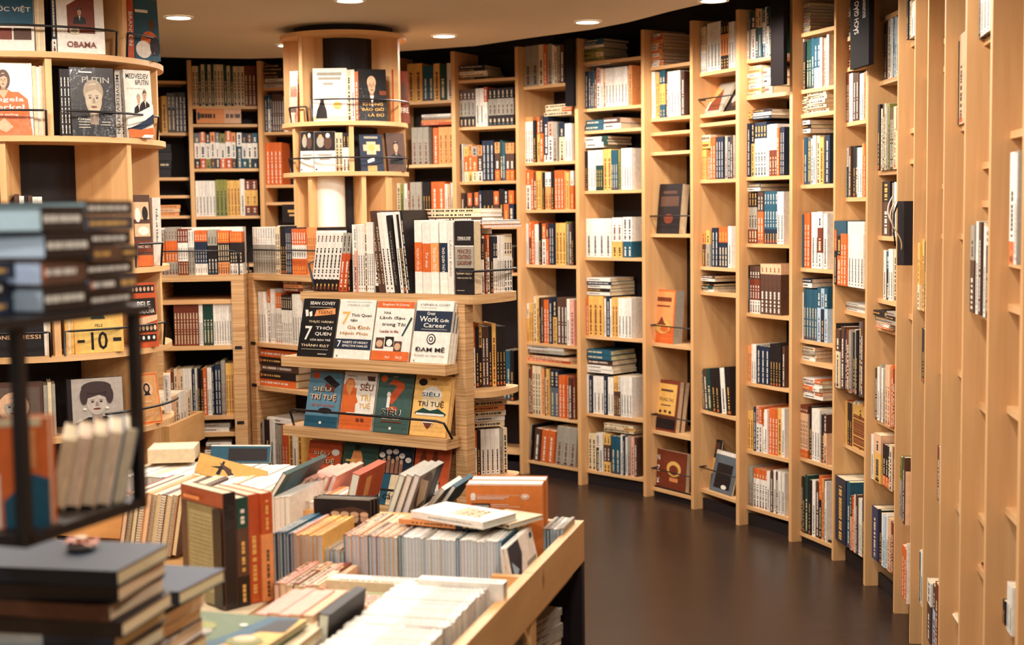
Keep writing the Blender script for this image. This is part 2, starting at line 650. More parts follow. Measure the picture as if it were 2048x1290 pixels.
def face_book(name, label, w, h, t, cover, els, Mx, cat='book', wrap=False, spine=None, group=None, spine_right=False, copies=0, pages='C', spine_txt=None):
    """a book shown with its front cover towards -y; spine at x=0"""
    mc, mp = MB(), MB()
    mat = 'wrap' if wrap else 'print'
    c = colr(cover)
    sc = colr(spine) if spine else c
    mc.box(0, w, 0, .0014, 0, h, c, mat)
    mc.box(0, w, t - .0014, t, 0, h, c, mat)
    xs = (w - .0014, w) if spine_right else (0, .0014)
    mc.box(xs[0], xs[1], .0014, t - .0014, 0, h, sc, mat)
    mp.box(.0016, w - .003 if not spine_right else w - .0016, .0016, t - .0016, .002, h - .002, colr(pages), 'paper')
    art(mc, w, h, els, None, mat)
    if spine_txt:
        A = T(0, t / 2, h / 2) @ RZ(-90) @ RY(90) if not spine_right else T(w, t / 2, h / 2) @ RZ(90) @ RY(90)
        A = A @ T(0, -.0005, 0)
        add_text(mc, spine_txt[0], A, h * .7, t * .55, colr(spine_txt[1]), mat)
    o = mc.build(name, Mx=Mx)
    tag(o, label, cat, group)
    mp.build('pages', parent=o)
    for k in range(copies):
        c2 = o.copy()
        COL.objects.link(c2)
        c2.matrix_world = Mx @ T(.004 * (k + 1), (t + .001) * (k + 1), 0)
        c2['label'] = ('copy hidden behind the ' if k == 0 else 'rearmost copy behind the ') + ' '.join(label.split()[:12])
        c2['group'] = 'face-out copies'
        for ch in list(o.children):
            c3 = ch.copy()
            COL.objects.link(c3)
            c3.parent = c2
    return o


# ================================================================== room shell
POSTS = [(-2.60, 8.05), (-2.26, 8.29), (-1.885, 8.44), (-1.49, 8.53), (-1.10, 8.48), (-.705, 8.34), (-.32, 8.16), (.043, 7.968), (.359, 7.623), (.682, 7.291), (.889, 6.969),
         (1.055, 6.599), (1.235, 6.254), (1.348, 5.911), (1.382, 5.508), (1.395, 5.123), (1.352, 4.761), (1.284, 4.38), (1.22, 4.0), (1.16, 3.63), (1.10, 3.26), (1.047, 2.90), (1.0, 2.53), (.97, 2.15)]
PV = [Vector((a, b, 0)) for a, b in POSTS]
NB = len(PV) - 1


def bay_frame(b):
    ax = (PV[b + 1] - PV[b])
    return frame((PV[b].x, PV[b].y, 0), ax), ax.length


def offset_line(dist, i0=0, i1=None):
    out = []
    n = len(PV)
    for i in range(i0, n if i1 is None else i1):
        a = PV[max(0, i - 1)]
        c = PV[min(n - 1, i + 1)]
        d = (c - a).normalized()
        nn = Vector((-d.y, d.x, 0))
        out.append(PV[i] + nn * dist)
    return out


fl = MB()
fl.prism([(-6, -3), (5, -3), (5, 11), (-6, 11)], -0.05, 0, mat='floor')
struct(fl, 'floor')
ed = offset_line(-0.36)
cl = MB()
outl = [(p.x, p.y) for p in ed]
cl.prism([(-6, 7.3), (-6, -3), (3.0, -3), (3.0, 2.0)] + outl[::-1], CEIL_Z, CEIL_Z + 0.04, mat='ceil')
struct(cl, 'ceiling')
bw = MB()
ol = offset_line(0.36)
ol = [Vector((-6, 7.6, 0))] + ol + [Vector((1.4, -3, 0))]
for a, c in zip(ol, ol[1:]):
    F = frame((a.x, a.y, 0), c - a)
    bw.box(0, (c - a).length, 0, .05, 0, 2.85, mat='black', Mx=F)
struct(bw, 'wall_back')
vo = MB()
vo.prism([(-6, -3), (5, -3), (5, 11), (-6, 11)], 2.85, 2.9, mat='black')
struct(vo, 'ceiling_void')
wl = MB()
wl.box(-5.05, -5, -3, 8, 0, 2.85, mat='ceil')
struct(wl, 'wall_left')


# downlights: six in view, more unseen ones added over the rest of the shop
def downlight(x, y, label, group):
    o = empty('downlight', label, 'ceiling light', T(x, y, CEIL_Z), group)
    rim = MB()
    n = 24
    ro, ri = .066, .054
    for k in range(n):
        a, c = 2 * math.pi * k / n, 2 * math.pi * (k + 1) / n
        P = lambda r, t, z: (r * math.cos(t), r * math.sin(t), z)
        rim.poly([P(ro, a, -.001), P(ro, c, -.001), P(ro, c, -.006), P(ro, a, -.006)], mat='white')
        rim.poly([P(ro, a, -.006), P(ro, c, -.006), P(ri, c, -.006), P(ri, a, -.006)], mat='white')
    rim.build('rim', parent=o)
    g = MB()
    g.prism([(ri * math.cos(2 * math.pi * k / n), ri * math.sin(2 * math.pi * k / n)) for k in range(n)], -.0045, -.0015, mat='glow')
    g.build('diffuser', parent=o)
    ld = bpy.data.lights.new('downlight_lamp', 'SPOT')
    ld.energy = LAMP_W
    ld.color = (1, 0.92, 0.82)
    ld.spot_size = R_(172)
    ld.spot_blend = 0.35
    ld.shadow_soft_size = 0.06
    lo = bpy.data.objects.new('downlight_lamp', ld)
    COL.objects.link(lo)
    lo.parent = o
    lo.location = (0, 0, -.03)


seen = [((357, 34), 'round downlight beside the left tower'), ((577, 90), 'small round downlight just left of the column top'),
        ((888, 71), 'round downlight right of the column top'), ((1175, 43), 'round downlight above the tall bays right of centre'),
        ((1427, 0), 'downlight cut by the frame edge, rightmost one'), ((700, 0), 'downlight cut by the frame edge above the column')]
for (px, py), lb in seen:
    p = on_z(px, py, CEIL_Z)
    downlight(p.x, p.y, lb, None)
for x, y in [(.80, 4.7), (.45, 3.3), (-.9, 4.2), (-1.75, 4.0), (.35, 1.9), (-1.0, 2.7), (-1.1, 1.4), (-.2, .6), (-2.9, 5.2), (-3.3, 6.9), (-2.2, 1.0), (.05, 5.2)]:  # out of view; the one before the left tower added to brighten it
    downlight(x, y, 'unseen round ceiling downlight over the aisle', 'downlights over the aisle')

# ================================================================== wall bookcases
REC = 0.042
ROWS = []


def Rw(b, yb, spec, out=0.0, lean=0, xm=None):
    ROWS.append((b, yb, spec, out, lean, xm))


# bay index, pixel row of the shelf, contents:  x0-x1@top tokens | S x0-x1@top-base tokens (stack)
Rw(1, 161, '')
Rw(1, 265, '325-345@188 Y*2 | 336-380@181 M/K! M/K! K! K! K!')
Rw(1, 355, 'S 280-346@288-353 K D/K K D')
Rw(1, 391, '')
Rw(1, 432, 'S 322-362@410-430 o S o')
Rw(2, 212, '383-490@127 C C G C*1 G C G C*3 G C G C*3 | 490-516@127 R*3')
Rw(2, 248, 'S 395-485@217-247 S/o')
Rw(2, 337, '390-473@262 M/W/K! O/W/E! B/W/g! o/W/N! M/W/B! g/W/O! O/W/E! o/W/N! | 475-517@262 W/T B/W/T N/W/G T/W/B')
Rw(2, 432, '387-433@357 W*6 | 433-456@357 g*3 | 456-482@357 Y*4 | 482-491@358 W | 491-517@355 R/Y/R*2')
Rw(3, 174, 'S 522-575@128-157 K K D K | S 524-574@157-172 W A W')
Rw(3, 263, '524-545@188 B T/W B | 545-568@186 N*5 | 568-576@190 W')
Rw(3, 369, '523-565@284 O*4')
Rw(3, 404, '')
Rw(5, 202, '815-845@127 Y*2 | 845-867@127 T*2 | 867-880@126 Y | 880-893@126 G | 893-906@124 W')
Rw(5, 329, '824-858@254 A*3 | 867-906@251 O o*3 | S 843-906@239-250 E o | S 845-906@228-238 A W')
Rw(5, 430, '793-815@364 C g W | 815-820@364 R | 820-843@362 A*2 | 845-860@362 K*3 | 863-890@363 O*2 | 890-906@364 W S W')
Rw(6, 157, 'S 912-973@131-157 K C W K B')
Rw(6, 252, '914-950@176 N/A/K*4 | 950-967@174 W*2 | 968-975@174 E/W | 977-1028@175 K/A/K*6')
Rw(6, 362, '916-926@288 K W | 928-964@288 Y/O/C o/O/Y A/O/C o/N/W | 965-988@276 B*3 | 990-1000@280 o/N/O | 1000-1011@279 G T | 1011-1028@280 o/N/O*2')
Rw(6, 452, '920-950@385 N K O/N K | 950-965@380 O/N B | 965-988@380 K*3 | 988-1028@378 O/N K K/O O/B')
Rw(6, 545, '1005-1028@490 A W K')
Rw(6, 800, '1005-1028@700 T T K')
Rw(7, 168, '1036-1076@87 A!*2 | 1076-1086@88 C! | 1086-1093@88 O | 1093-1103@87 A | 1104-1113@88 W C | 1114-1129@88 A N')
Rw(7, 323, '1041-1065@233 o/W:.1*3 | 1066-1072@235 K | 1073-1086@232 O/Y N/O | 1087-1096@231 B/W:.85 | 1096-1106@238 P/W | 1106-1115@240 A | 1117-1128@240 B/C | 1129-1142@243 W*2 | S 1088-1144@208-231 C O/C C')
Rw(7, 419, '1050-1060@340 O/W | 1060-1072@341 O R | 1073-1083@342 Y*2 | 1085-1088@342 K | 1089-1101@341 W/o*2 | 1102-1108@342 K | 1109-1127@339 O*3 | 1128-1138@342 o Y | 1139-1145@341 W/O')
Rw(7, 530, '1043-1047@443 N | 1047-1056@443 W*2 | 1057-1068@442 O/R O | 1069-1077@443 W*2 | 1078-1083@443 K | 1084-1097@444 O/W R/O | 1098-1107@443 B*2 | 1110-1130@441 Y*2 Y | 1131-1137@443 g A | 1138-1146@443 N K')
Rw(7, 688, '1040-1048@582 N B | 1049-1054@600 B | 1054-1067@604 W/Y Y*2 | 1068-1078@592 C Y | 1079-1085@595 K N | 1086-1097@594 O*2 | 1098-1112@596 B K/Y | 1113-1121@594 N | 1121-1133@594 N*2 | 1134-1147@596 W P')
Rw(7, 726, 'S 1053-1130@693-708 A W | S 1048-1140@714-725 O S')
Rw(7, 834, '1042-1056@732 O*2 | 1057-1065@735 N R | 1066-1082@732 C*3 | 1083-1098@733 o N Y | 1099-1116@738 B/M*2 | 1117-1130@746 O*2 | 1131-1149@750 O N R')
Rw(7, 928, '1053-1062@848 A K | 1066-1078@854 N | 1080-1106@856 O*2 | 1110-1150@850 A*3', 0, 6)
Rw(8, 118, 'S 1158-1207@97-117 g C/g g | S 1158-1207@79-96 W T T')
Rw(8, 213, '1160-1169@140 Y*2 | 1170-1180@139 B V | 1181-1192@137 G T R | 1193-1262@131 P/W W S W*7 o | S 1155-1220@124-131 W L')
Rw(8, 258, 'S 1163-1210@240-258 T*2 | S 1205-1240@235-256 W N')
Rw(8, 380, '1160-1174@302 K*2 | 1176-1191@301 W*3 | 1192-1205@298 W/G*3 | 1205-1221@297 Y*2 | 1222-1235@296 T*3 | 1236-1240@296 g | 1241-1262@293 W*4 | S 1163-1205@274-296 W W | S 1188-1216@272-290 G*3')
Rw(8, 515, '1160-1168@430 K | 1168-1222@432 W*4 | 1223-1243@430 W/Y:.6*2 | 1244-1262@430 W/T:.6*2')
Rw(8, 675, '1160-1168@593 W*2 | 1169-1176@593 O | 1177-1206@592 Y*3 | 1207-1210@593 W | 1211-1218@593 B | 1219-1222@593 W | 1223-1235@595 Y*2 | 1236-1263@594 W*4 | S 1162-1220@556-591 W K W B W')
Rw(8, 832, '1160-1177@748 W*3 | 1178-1184@748 B | 1185-1207@749 W*3 | 1208-1214@749 B | 1215-1226@750 W*2 | 1227-1240@750 Y/N Y/N W/N | 1241-1264@752 W*4 | S 1165-1225@700-730 N T T | S 1163-1225@731-746 W*2')
Rw(8, 948, '1158-1174@862 O/C:.8*2 | 1175-1190@864 C*2 | 1191-1197@866 W/K | 1198-1206@866 W | 1207-1220@868 Y/N/Y*2 | 1222-1240@868 T*2 | 1241-1253@870 W B W | 1254-1272@872 A P N | S 1207-1268@850-866 C Y/C C')
Rw(9, 128, 'S 1268-1325@70-127 o/W E/W o o/W o o/W o/W o E o/W')
Rw(9, 233, '1268-1281@147 W/T*2 | 1282-1309@143 W*4 | 1310-1317@143 Y*2 | 1318-1329@141 T/Y/T*2 | 1330-1334@141 R | 1335-1360@139 W*4 | 1361-1367@140 N')
Rw(9, 262, '')
Rw(9, 302, '')
Rw(9, 468, '')
Rw(9, 690, '')
Rw(9, 868, '')
Rw(9, 984, '')
Rw(10, 139, '1377-1394@52 N/o:.55*4 | 1395-1411@49 C/W:.55*4 | 1412-1439@44 W*4 | 1440-1456@40 K/o/K*3 | 1457-1468@40 W*2')
Rw(10, 224, '')
Rw(10, 243, '')
Rw(10, 358, '1366-1379@306 T*3 | 1380-1412@300 Y/g Y*5 | 1413-1420@300 O*2 | 1420-1430@272 O*2 | 1431-1446@268 B*3 | 1447-1458@270 A B | 1459-1467@270 N A | S 1362-1420@272-299 Y C')
Rw(10, 535, '1374-1382@456 G C/G | 1383-1390@458 Y/G | 1391-1400@456 Y/O | 1401-1411@456 o/N*2 | 1412-1420@456 Y/A | 1421-1434@454 B*2 | 1435-1452@452 O/B*3 | 1453-1460@452 W')
Rw(10, 586, 'S 1372-1424@566-586 W G K | S 1376-1430@550-562 W N')
Rw(10, 828, '1367-1382@742 M*3 | 1383-1390@740 o | 1391-1408@738 K M | 1409-1424@736 N G | 1425-1440@734 K*2 | 1441-1450@732 W | 1451-1462@732 K', 0, -6)
Rw(10, 990, '')
Rw(11, 112, '1470-1486@30 N/E:.5!*3 | 1487-1500@24 A/W! M/A! | 1500-1509@18 G/W! | 1509-1522@14 o/G! C/T! | 1522-1540@10 T/W/T! W! B/W! G!')
Rw(11, 187, 'S 1472-1522@133-186 S o W S S W o S | S 1524-1540@136-186 A W A')
Rw(11, 352, '1477-1492@245 B/A/P*3 | 1493-1506@244 B K/Y | 1507-1530@240 B/W:.3*4 | 1531-1535@244 W | 1536-1552@246 W/R:.5*3 | 1553-1566@250 O B*2 | S 1483-1500@222-238 Y o | S 1503-1540@218-238 B W K')
Rw(11, 488, '1467-1495@384 R/o/R*5 | 1496-1512@384 K/A/R*3 | 1513-1524@384 N/O*2 | 1525-1552@381 T/T/B*5 | 1553-1566@376 W*2 | S 1473-1520@368-383 W M')
Rw(11, 630, '1467-1495@527 K/M/K*5 | 1497-1517@527 N/R/W*4 | 1519-1560@526 S/N:.2*5')
Rw(11, 772, '1473-1479@690 W | 1480-1487@690 K | 1488-1501@690 o*3 | 1502-1511@688 W*2 | 1512-1538@688 B*3 | 1539-1561@684 K*4 | 1562-1567@688 N')
Rw(11, 910, '1473-1485@816 O*2 | 1486-1493@817 W | 1494-1505@818 Y*2 | 1506-1511@812 B | 1512-1534@813 P/W O/W*1 E/W W | 1535-1560@814 O*3 Y | 1560-1566@816 W')
Rw(11, 1025, '1473-1493@930 W*3 | 1494-1503@932 A*2 | 1504-1532@938 O/W:.25*5 | 1533-1560@940 W N W N W | 1561-1567@940 W')
Rw(12, 58, 'S 1570-1617@12-58 A C A P A C A A C')
Rw(12, 174, '1573-1582@80 A W | 1583-1599@78 N*3 | 1600-1605@77 W | 1606-1620@76 K G G | 1620-1638@74 T T/W:.6 T/W:.6 | 1639-1656@70 W P*2 W')
Rw(12, 224, 'S 1572-1612@196-223 C*5 | S 1614-1652@182-220 C*5')
Rw(12, 368, '1572-1584@272 g*2 | 1585-1593@272 T | 1594-1604@274 o*2 | 1605-1618@273 T M | 1619-1636@270 C W C | 1637-1645@268 Y | 1646-1656@268 B | S 1572-1617@243-268 W K W')
Rw(12, 538, '1562-1588@432 W*4 | 1590-1605@428 T*3 | 1607-1618@425 O*2 | 1619-1652@422 W W W/R/W W')
Rw(12, 684, '1566-1572@582 B | 1573-1580@584 W | 1581-1588@584 N | 1589-1605@584 W*4 | 1606-1633@578 T*5 | 1634-1654@574 T/L! L/B! T/L! | S 1570-1620@556-574 W B')
Rw(12, 727, 'S 1572-1628@692-726 W C A C')
Rw(12, 926, '1562-1592@798 W/O:.35*5 | 1593-1615@806 R/S/O:.15*4 | 1616-1621@808 K | 1622-1638@812 W W*2 | 1639-1652@824 K N/S | S 1603-1640@758-798 W O/W W/O W O/W')
Rw(12, 1080, '1567-1580@938 T T | 1581-1590@946 O*2 | 1591-1603@952 N*2 | 1604-1620@950 K G K | 1621-1634@960 W N | 1635-1645@950 O/K o | 1646-1652@955 B W')
Rw(13, 65, 'S 1668-1700@22-64 A W A W A W W')
Rw(13, 128, 'S 1681-1700@84-126 o R o o S o')
Rw(13, 240, '1689-1697@142 R*2 | 1698-1705@142 W*2 | 1706-1717@142 N*2 | 1718-1734@142 W*2 o W')
Rw(13, 394, '1687-1692@290 W/T | 1693-1701@290 C N | 1702-1711@290 K G | 1712-1722@288 W*2 | 1723-1733@286 o O P')
Rw(13, 573, '1650-1656@440 T W | 1657-1672@456 K O/K | 1673-1692@466 K/O:.4 O O | 1693-1724@464 W*5 | 1725-1733@466 K W', .05)
Rw(13, 626, 'S 1689-1733@608-625 W A W')
Rw(13, 784, '1650-1668@640 Y/K:.95 K | 1669-1684@652 N/C N | 1685-1696@658 B R | 1697-1714@658 A K W K | 1715-1733@642 M N', .05)
Rw(13, 902, '1669-1684@792 Y | 1685-1693@796 E O | 1694-1703@800 K*2 | 1704-1714@800 W A W | 1715-1732@806 Y/K o')
Rw(13, 1100, '1656-1690@948 B! | 1691-1698@956 T | 1699-1706@986 N/S O | 1707-1720@990 W N W*2 | 1721-1733@986 K W K', .04)
Rw(14, 18, '')
Rw(14, 150, '1765-1770@38 N | 1771-1781@33 W C W | 1782-1790@30 T/G L | 1790-1797@28 W T')
Rw(14, 338, '1754-1758@208 K | 1759-1768@208 C N C | 1769-1776@208 A g | 1777-1783@210 N*2 | 1784-1797@212 S R/S', .02)
Rw(14, 474, '1762-1778@362 K/N | 1779-1786@362 A W | 1787-1796@360 W C')
Rw(14, 606, '1763-1774@496 W T/K | 1775-1784@496 W*2 | 1785-1795@497 C R/C')
Rw(14, 664, 'S 1744-1766@622-643 M K | S 1748-1776@645-662 O W S | S 1768-1793@625-650 A K A', .03)
Rw(14, 860, '1745-1754@732 N W | 1755-1768@731 A W A*2 | 1769-1778@729 S*2 | 1779-1787@730 O R | 1788-1795@732 W L', .02)
Rw(14, 985, '1740-1745@862 W | 1746-1760@866 S/Y | 1761-1776@888 K/O:.75*2 B/O:.75 | 1777-1793@892 C R W', .03)
Rw(14, 1150, '1742-1754@1008 V | 1755-1760@1012 K | 1761-1772@1026 W L W | 1773-1785@1034 S*2 R | 1786-1792@1040 C', .03)
Rw(15, 70, '1812-1818@0 K C | 1819-1828@0 W*2', .03)
Rw(15, 250, '')
Rw(15, 314, '')
Rw(15, 640, '')
Rw(15, 1050, '1797-1800@905 g/A | 1801-1808@908 G N | 1808-1820@945 T*2 K S', .06)
Rw(15, 1210, '1803-1812@1090 O*2 | 1813-1818@1088 W', .05)
Rw(16, 128, '')
Rw(16, 298, '')
Rw(16, 365, '')
Rw(16, 632, '1832-1842@476 Y/C:.62 Y | 1843-1851@478 K S W', .03)
Rw(16, 785, '1840-1846@656 K | 1846-1851@656 B', .02)
Rw(16, 1245, '1833-1838@1096 W L/K T | 1839-1844@1096 W', .03)
Rw(17, 60, '')
Rw(17, 118, '')
Rw(17, 365, '')
Rw(17, 470, '')
Rw(17, 760, '')
Rw(17, 1020, '1869-1874@885 R | 1875-1880@886 W', .035)
Rw(17, 1340, '1852-1864@1158 W/N N/L | 1865-1876@1160 R K', .04)
Rw(18, 240, '1896-1904@76 S*3 | 1905-1911@76 o*2 | 1912-1916@75 C G | 1917-1927@72 G K', .01)
Rw(18, 470, '')
Rw(18, 765, '')
Rw(18, 1060, '1912-1917@860 C N | 1918-1923@899 K/W W', .03)
Rw(18, 1300, 'S 1900-1916@1262-1298 W C W C', .02)
Rw(19, 55, '1941-1949@-50 W*2 | 1950-1977@-50 A W*3', .02)
Rw(19, 318, '')
Rw(19, 400, 'S 1972-1980@350-362 E W')
Rw(19, 640, '1939-1947@440 A/N:.4 | 1948-1957@440 W N | 1958-1966@441 C W | 1967-1978@442 W/B:.2 B T', .03)
Rw(19, 840, '')
Rw(19, 1085, '')
Rw(19, 1200, 'S 1958-1972@1130-1158 O S | S 1958-1970@1160-1196 G K')
Rw(20, 250, '')
Rw(20, 528, '2012-2022@300 W/O:.8 | 2023-2031@300 W*2 | 2032-2042@300 L A', .05)
Rw(20, 625, '')
Rw(20, 850, '')
Rw(20, 1075, '')
Rw(20, 1300, '2002-2011@1200 K B | 2012-2022@1160 W*2 | 2023-2033@1164 W', .03)
Rw(21, 400, '')
Rw(21, 900, '')


WORDN = 'zeroth first second third fourth fifth sixth seventh eighth ninth tenth eleventh twelfth thirteenth fourteenth fifteenth sixteenth seventeenth eighteenth nineteenth twentieth'.split()


def bay_loc(b):
    if b <= 3:
        return {1: 'bay beside the left tower', 2: 'second bay left of column', 3: 'bay just left of column'}.get(b, 'farthest left bay')
    return f"{WORDN[b - 4]} bay right of column"


SPECIAL_BAYS = {9: 'display bay', 10: 'bay'}
CASES = {}
for b in range(NB):
    F, L = bay_frame(b)
    desc = {1: 'pale wooden wall bookcase bay seen beside the round left tower', 2: 'pale wooden wall bookcase bay holding green-spined and olive series books',
            3: 'wall bookcase bay just left of the round column', 4: 'wall bookcase bay hidden behind the round column',
            9: 'pale wooden wall bookcase bay showing single face-out books behind wires', 7: 'pale wooden wall bookcase bay left of the plain black hanging sign',
            11: 'pale wooden wall bookcase bay right of the narrow black hanging sign', 13: 'pale wooden wall bookcase bay behind the lettered black sign',
            15: 'pale wooden bookcase bay holding the black bag'}.get(b, f'pale wooden wall bookcase unit, {bay_loc(b)}')
    o = empty('bookcase', desc, 'bookcase', F, 'curved wall bookcases')
    CASES[b] = o
    ext = 0.018 if b < 16 else 0.0
    DP = 0.29
    ht = 2.405
    p = MB()
    p.box(-.0125, .0125, 0, DP, 0, ht, mat='wood_v')
    p.build('side_panel', parent=o)
    if b == NB - 1:
        p = MB()
        p.box(L - .0125, L + .0125, 0, DP, 0, ht, mat='wood_v')
        p.build('side_panel', parent=o)
    p = MB()
    p.box(.0, L, DP - .012, DP, 0.0, ht, mat='black')
    p.build('back_panel', parent=o)
    p = MB()
    p.box(.013, L - .013, REC + .01, REC + .022, 0, .055, mat='black')
    p.build('kick_board', parent=o)
    n = (F.to_3x3() @ Vector((0, 1, 0)))
    P0 = F @ Vector((0, REC, 0))
    Fi = F.inverted()
    zs = []
    myrows = sorted([r for r in ROWS if r[0] == b], key=lambda r: r[1])
    # right-hand bay inner extents in pixels at the recess plane
    for k, (bb, yb, spec, out, lean, xm) in enumerate(myrows):
        segs = [s.strip() for s in spec.split('|') if s.strip()]
        c0 = proj(F @ Vector((L * (.5 if b < 14 else .75), REC, 1.5)))
        xr = c0[0]
        z = (on_plane(xr, yb, P0, n)).z
        zs.append(z)
        loc0 = f"on {WORDN[k + 1]} shelf down, {bay_loc(b)}"
        Pp = F @ Vector((0, REC - out, 0))
        nst = 0
        for s in segs:
            st = s.startswith('S ')
            if st:
                s = s[2:]
            hd, tk = s.split(' ', 1)
            xx, yy = hd.split('@')
            x0p, x1p = [float(v) for v in xx.split('-', 1)]
            if st:
                yt, yb2 = [float(v) for v in yy.split('-')]
            else:
                yt = float(yy)
            q0 = Fi @ on_plane(x0p, yb, Pp, n)
            q1 = Fi @ on_plane(x1p, yb, Pp, n)
            u0, u1 = max(q0.x, .016), min(q1.x, L - .016)
            if u1 - u0 < .004:
                if b >= 13:
                    u0, u1 = min(u0, L - .03), L - .016
                else:
                    continue
            zt = on_plane((x0p + x1p) / 2, yt, Pp, n).z
            if st:
                zb = on_plane((x0p + x1p) / 2, yb2, Pp, n).z
                if abs(yb2 - yb) < 5 or zb < z:
                    zb = z
                nst += 1
                stack(F, u0, u1, zb, max(zt, zb + .012), tk, loc0.replace('on ', 'of pile on ' if nst == 1 else f'of {ordn(nst)} pile on ', 1).replace(' down', ''), d=.2, y=REC - out + .004)
            else:
                upright(F, u0, u1, z + .0005, zt - z, tk, loc0, lean=lean, d=.16, y=REC - out + .004)
    if not zs:
        zs = [2.2, 1.9, 1.6, 1.3, 1.0, .7, .4, .07]
    if min(zs) > .16:
        lowest = min(zs)
        while lowest > .3:
            lowest -= .29
            zs.append(max(.06, lowest))
    zz = []
    for z in sorted(zs):
        if z > .02 and (not zz or z - zz[-1] > .03):
            zz.append(z)
    for z in zz:
        p = MB()
        p.prism([(.0125, REC), (L - .0125, REC), (L - .0125, DP - .012), (.0125, DP - .012)], z - .017, z, mat='wood_h')
        p.build('shelf', parent=o)


# ================================================================== helpers for face-out books placed on shelves
def wire_rail(pts, parent=None, r=.0035, name='wire_rail'):
    mb = MB()
    mb.tube(pts, r)
    return mb.build(name, parent=parent, smooth=True)


def fb_px(name, label, xl, xr, yt, P, n, z, cover, els, tilt=8, t=.018, off=0.0, **kw):
    """face-out book on the vertical plane (P, n): pixel columns xl-xr, pixel top yt, standing on height z"""
    a = on_plane(xl, yt, P, n)
    c = on_plane(xr, yt, P, n)
    wd = math.hypot(c.x - a.x, c.y - a.y)
    h = (on_plane((xl + xr) / 2, yt, P, n).z - z) / math.cos(R_(tilt))
    ax = Vector((c.x - a.x, c.y - a.y, 0))
    F = frame((a.x, a.y, z + .0008), ax) @ T(0, off, 0)
    return face_book(name, label, wd, h, t, cover, els, F @ RX(-tilt), **kw)


# face-out books in the wall bays
def bay_plane(b, d=REC + .02):
    F, L = bay_frame(b)
    n = F.to_3x3() @ Vector((0, 1, 0))
    return F @ Vector((0, d, 0)), n


def shelf_z(b, yb):
    F, L = bay_frame(b)
    P, n = bay_plane(b, REC)
    xr = proj(F @ Vector((L * (.5 if b < 14 else .75), REC, 1.5)))[0]
    return on_plane(xr, yb, P, n).z


P, n = bay_plane(9)
fb_px('book', 'dark brown book leaning alone on an otherwise bare shelf of display bay', 1312, 1357, 368, P, n, shelf_z(9, 468), 'K', [('r', .1, .55, .9, .75, 'N'), ('r', .2, .8, .8, .86, 'N'), ('e', .5, .3, .2, .1, 'R')], 6, .05)
fb_px('book', 'dark worn book half hidden behind the dark brown leaning book', 1296, 1316, 372, P, n, shelf_z(9, 468), 'N', [('r', .1, .3, .9, .6, 'A')], 4, .02, off=.07)
fb_px('book', 'thick orange book with pale moon picture behind a wire in display bay', 1296, 1345, 580, P, n, shelf_z(9, 690), 'O',
      [('r', .05, .3, .95, .97, 'o'), ('r', .15, .78, .85, .86, 'R'), ('r', .2, .68, .8, .71, 'R'), ('e', .55, .3, .3, .12, 'Y'), ('e', .62, .27, .16, .06, 'O'), ('p', [(.4, .4), (.5, .5), (.6, .4), (.7, .34), (.3, .34)], 'R')], 5, .06, spine='A', spine_right=True)
fb_px('book', 'russet bordered book with cream title panel in display bay', 1302, 1350, 762, P, n, shelf_z(9, 868), 'R',
      [('r', .12, .32, .9, .93, 'Y'), ('t', 'TRUNG THU', .5, .62, .6, .07, 'N'), ('r', .25, .78, .75, .82, 'N'), ('r', .3, .5, .7, .52, 'N'), ('e', .3, .38, .05, .03, 'K'), ('e', .5, .39, .06, .03, 'R'), ('e', .7, .38, .05, .03, 'K'), ('r', .1, .05, .95, .25, 'K')], 8, .03, copies=1)
fb_px('book', 'brown book with pale ring mark, lowest in display bay', 1306, 1370, 903, P, n, shelf_z(9, 984), 'R',
      [('t', 'K', .14, .2, .12, .1, 'W', -90), ('t', 'N', .14, .5, .12, .1, 'W', -90), ('t', 'Z', .14, .78, .12, .1, 'W', -90), ('e', .62, .55, .22, .2, 'Y'), ('e', .62, .52, .14, .13, 'R'), ('r', .5, .22, .76, .32, 'o')], 4, .03)
P, n = bay_plane(10)
zz = shelf_z(10, 224)
fb_px('magazine', 'glossy magazine with orange figures lying open to view in upper bay', 1382, 1440, 166, P, n, zz, 'A', [('e', .4, .6, .3, .3, 'o'), ('p', [(.4, .1), (.9, .1), (.7, .8)], 'R'), ('r', .1, .1, .5, .4, 'W')], 32, .012, cat='magazine', wrap=True)
fb_px('magazine', 'dark glossy magazine overlapping the orange-figure magazine', 1436, 1466, 168, P, n, zz, 'K', [('e', .5, .5, .25, .2, 'A'), ('e', .6, .3, .2, .1, 'N')], 32, .012, cat='magazine', wrap=True, off=.02)
zz = shelf_z(10, 990)
fb_px('magazine', 'yellow and dark magazine behind the white-edged one, low shelf', 1390, 1420, 880, P, n, zz, 'K', [('r', 0, .3, 1, .62, 'Y'), ('r', .1, .7, .9, .95, 'N')], 10, .012, cat='magazine', off=.03)
fb_px('magazine', 'dark magazine with white edge leaning forward on low shelf', 1418, 1462, 906, P, n, zz, 'M', [('r', 0, .9, 1, 1, 'W'), ('r', .15, .1, .85, .7, 'K'), ('e', .6, .15, .12, .05, 'W')], 14, .014, cat='magazine')
for b, yy in ((9, 432), (9, 652), (9, 832), (9, 940), (10, 940), (10, 196)):
    F, L = bay_frame(b)
    Pq, nq = bay_plane(b, REC - .015)
    z = on_plane(1320 if b == 9 else 1420, yy, Pq, nq).z
    wire_rail([(.014, REC + .03, z), (.02, REC - .012, z), (L - .02, REC - .012, z), (L - .014, REC + .03, z)], parent=CASES[b])


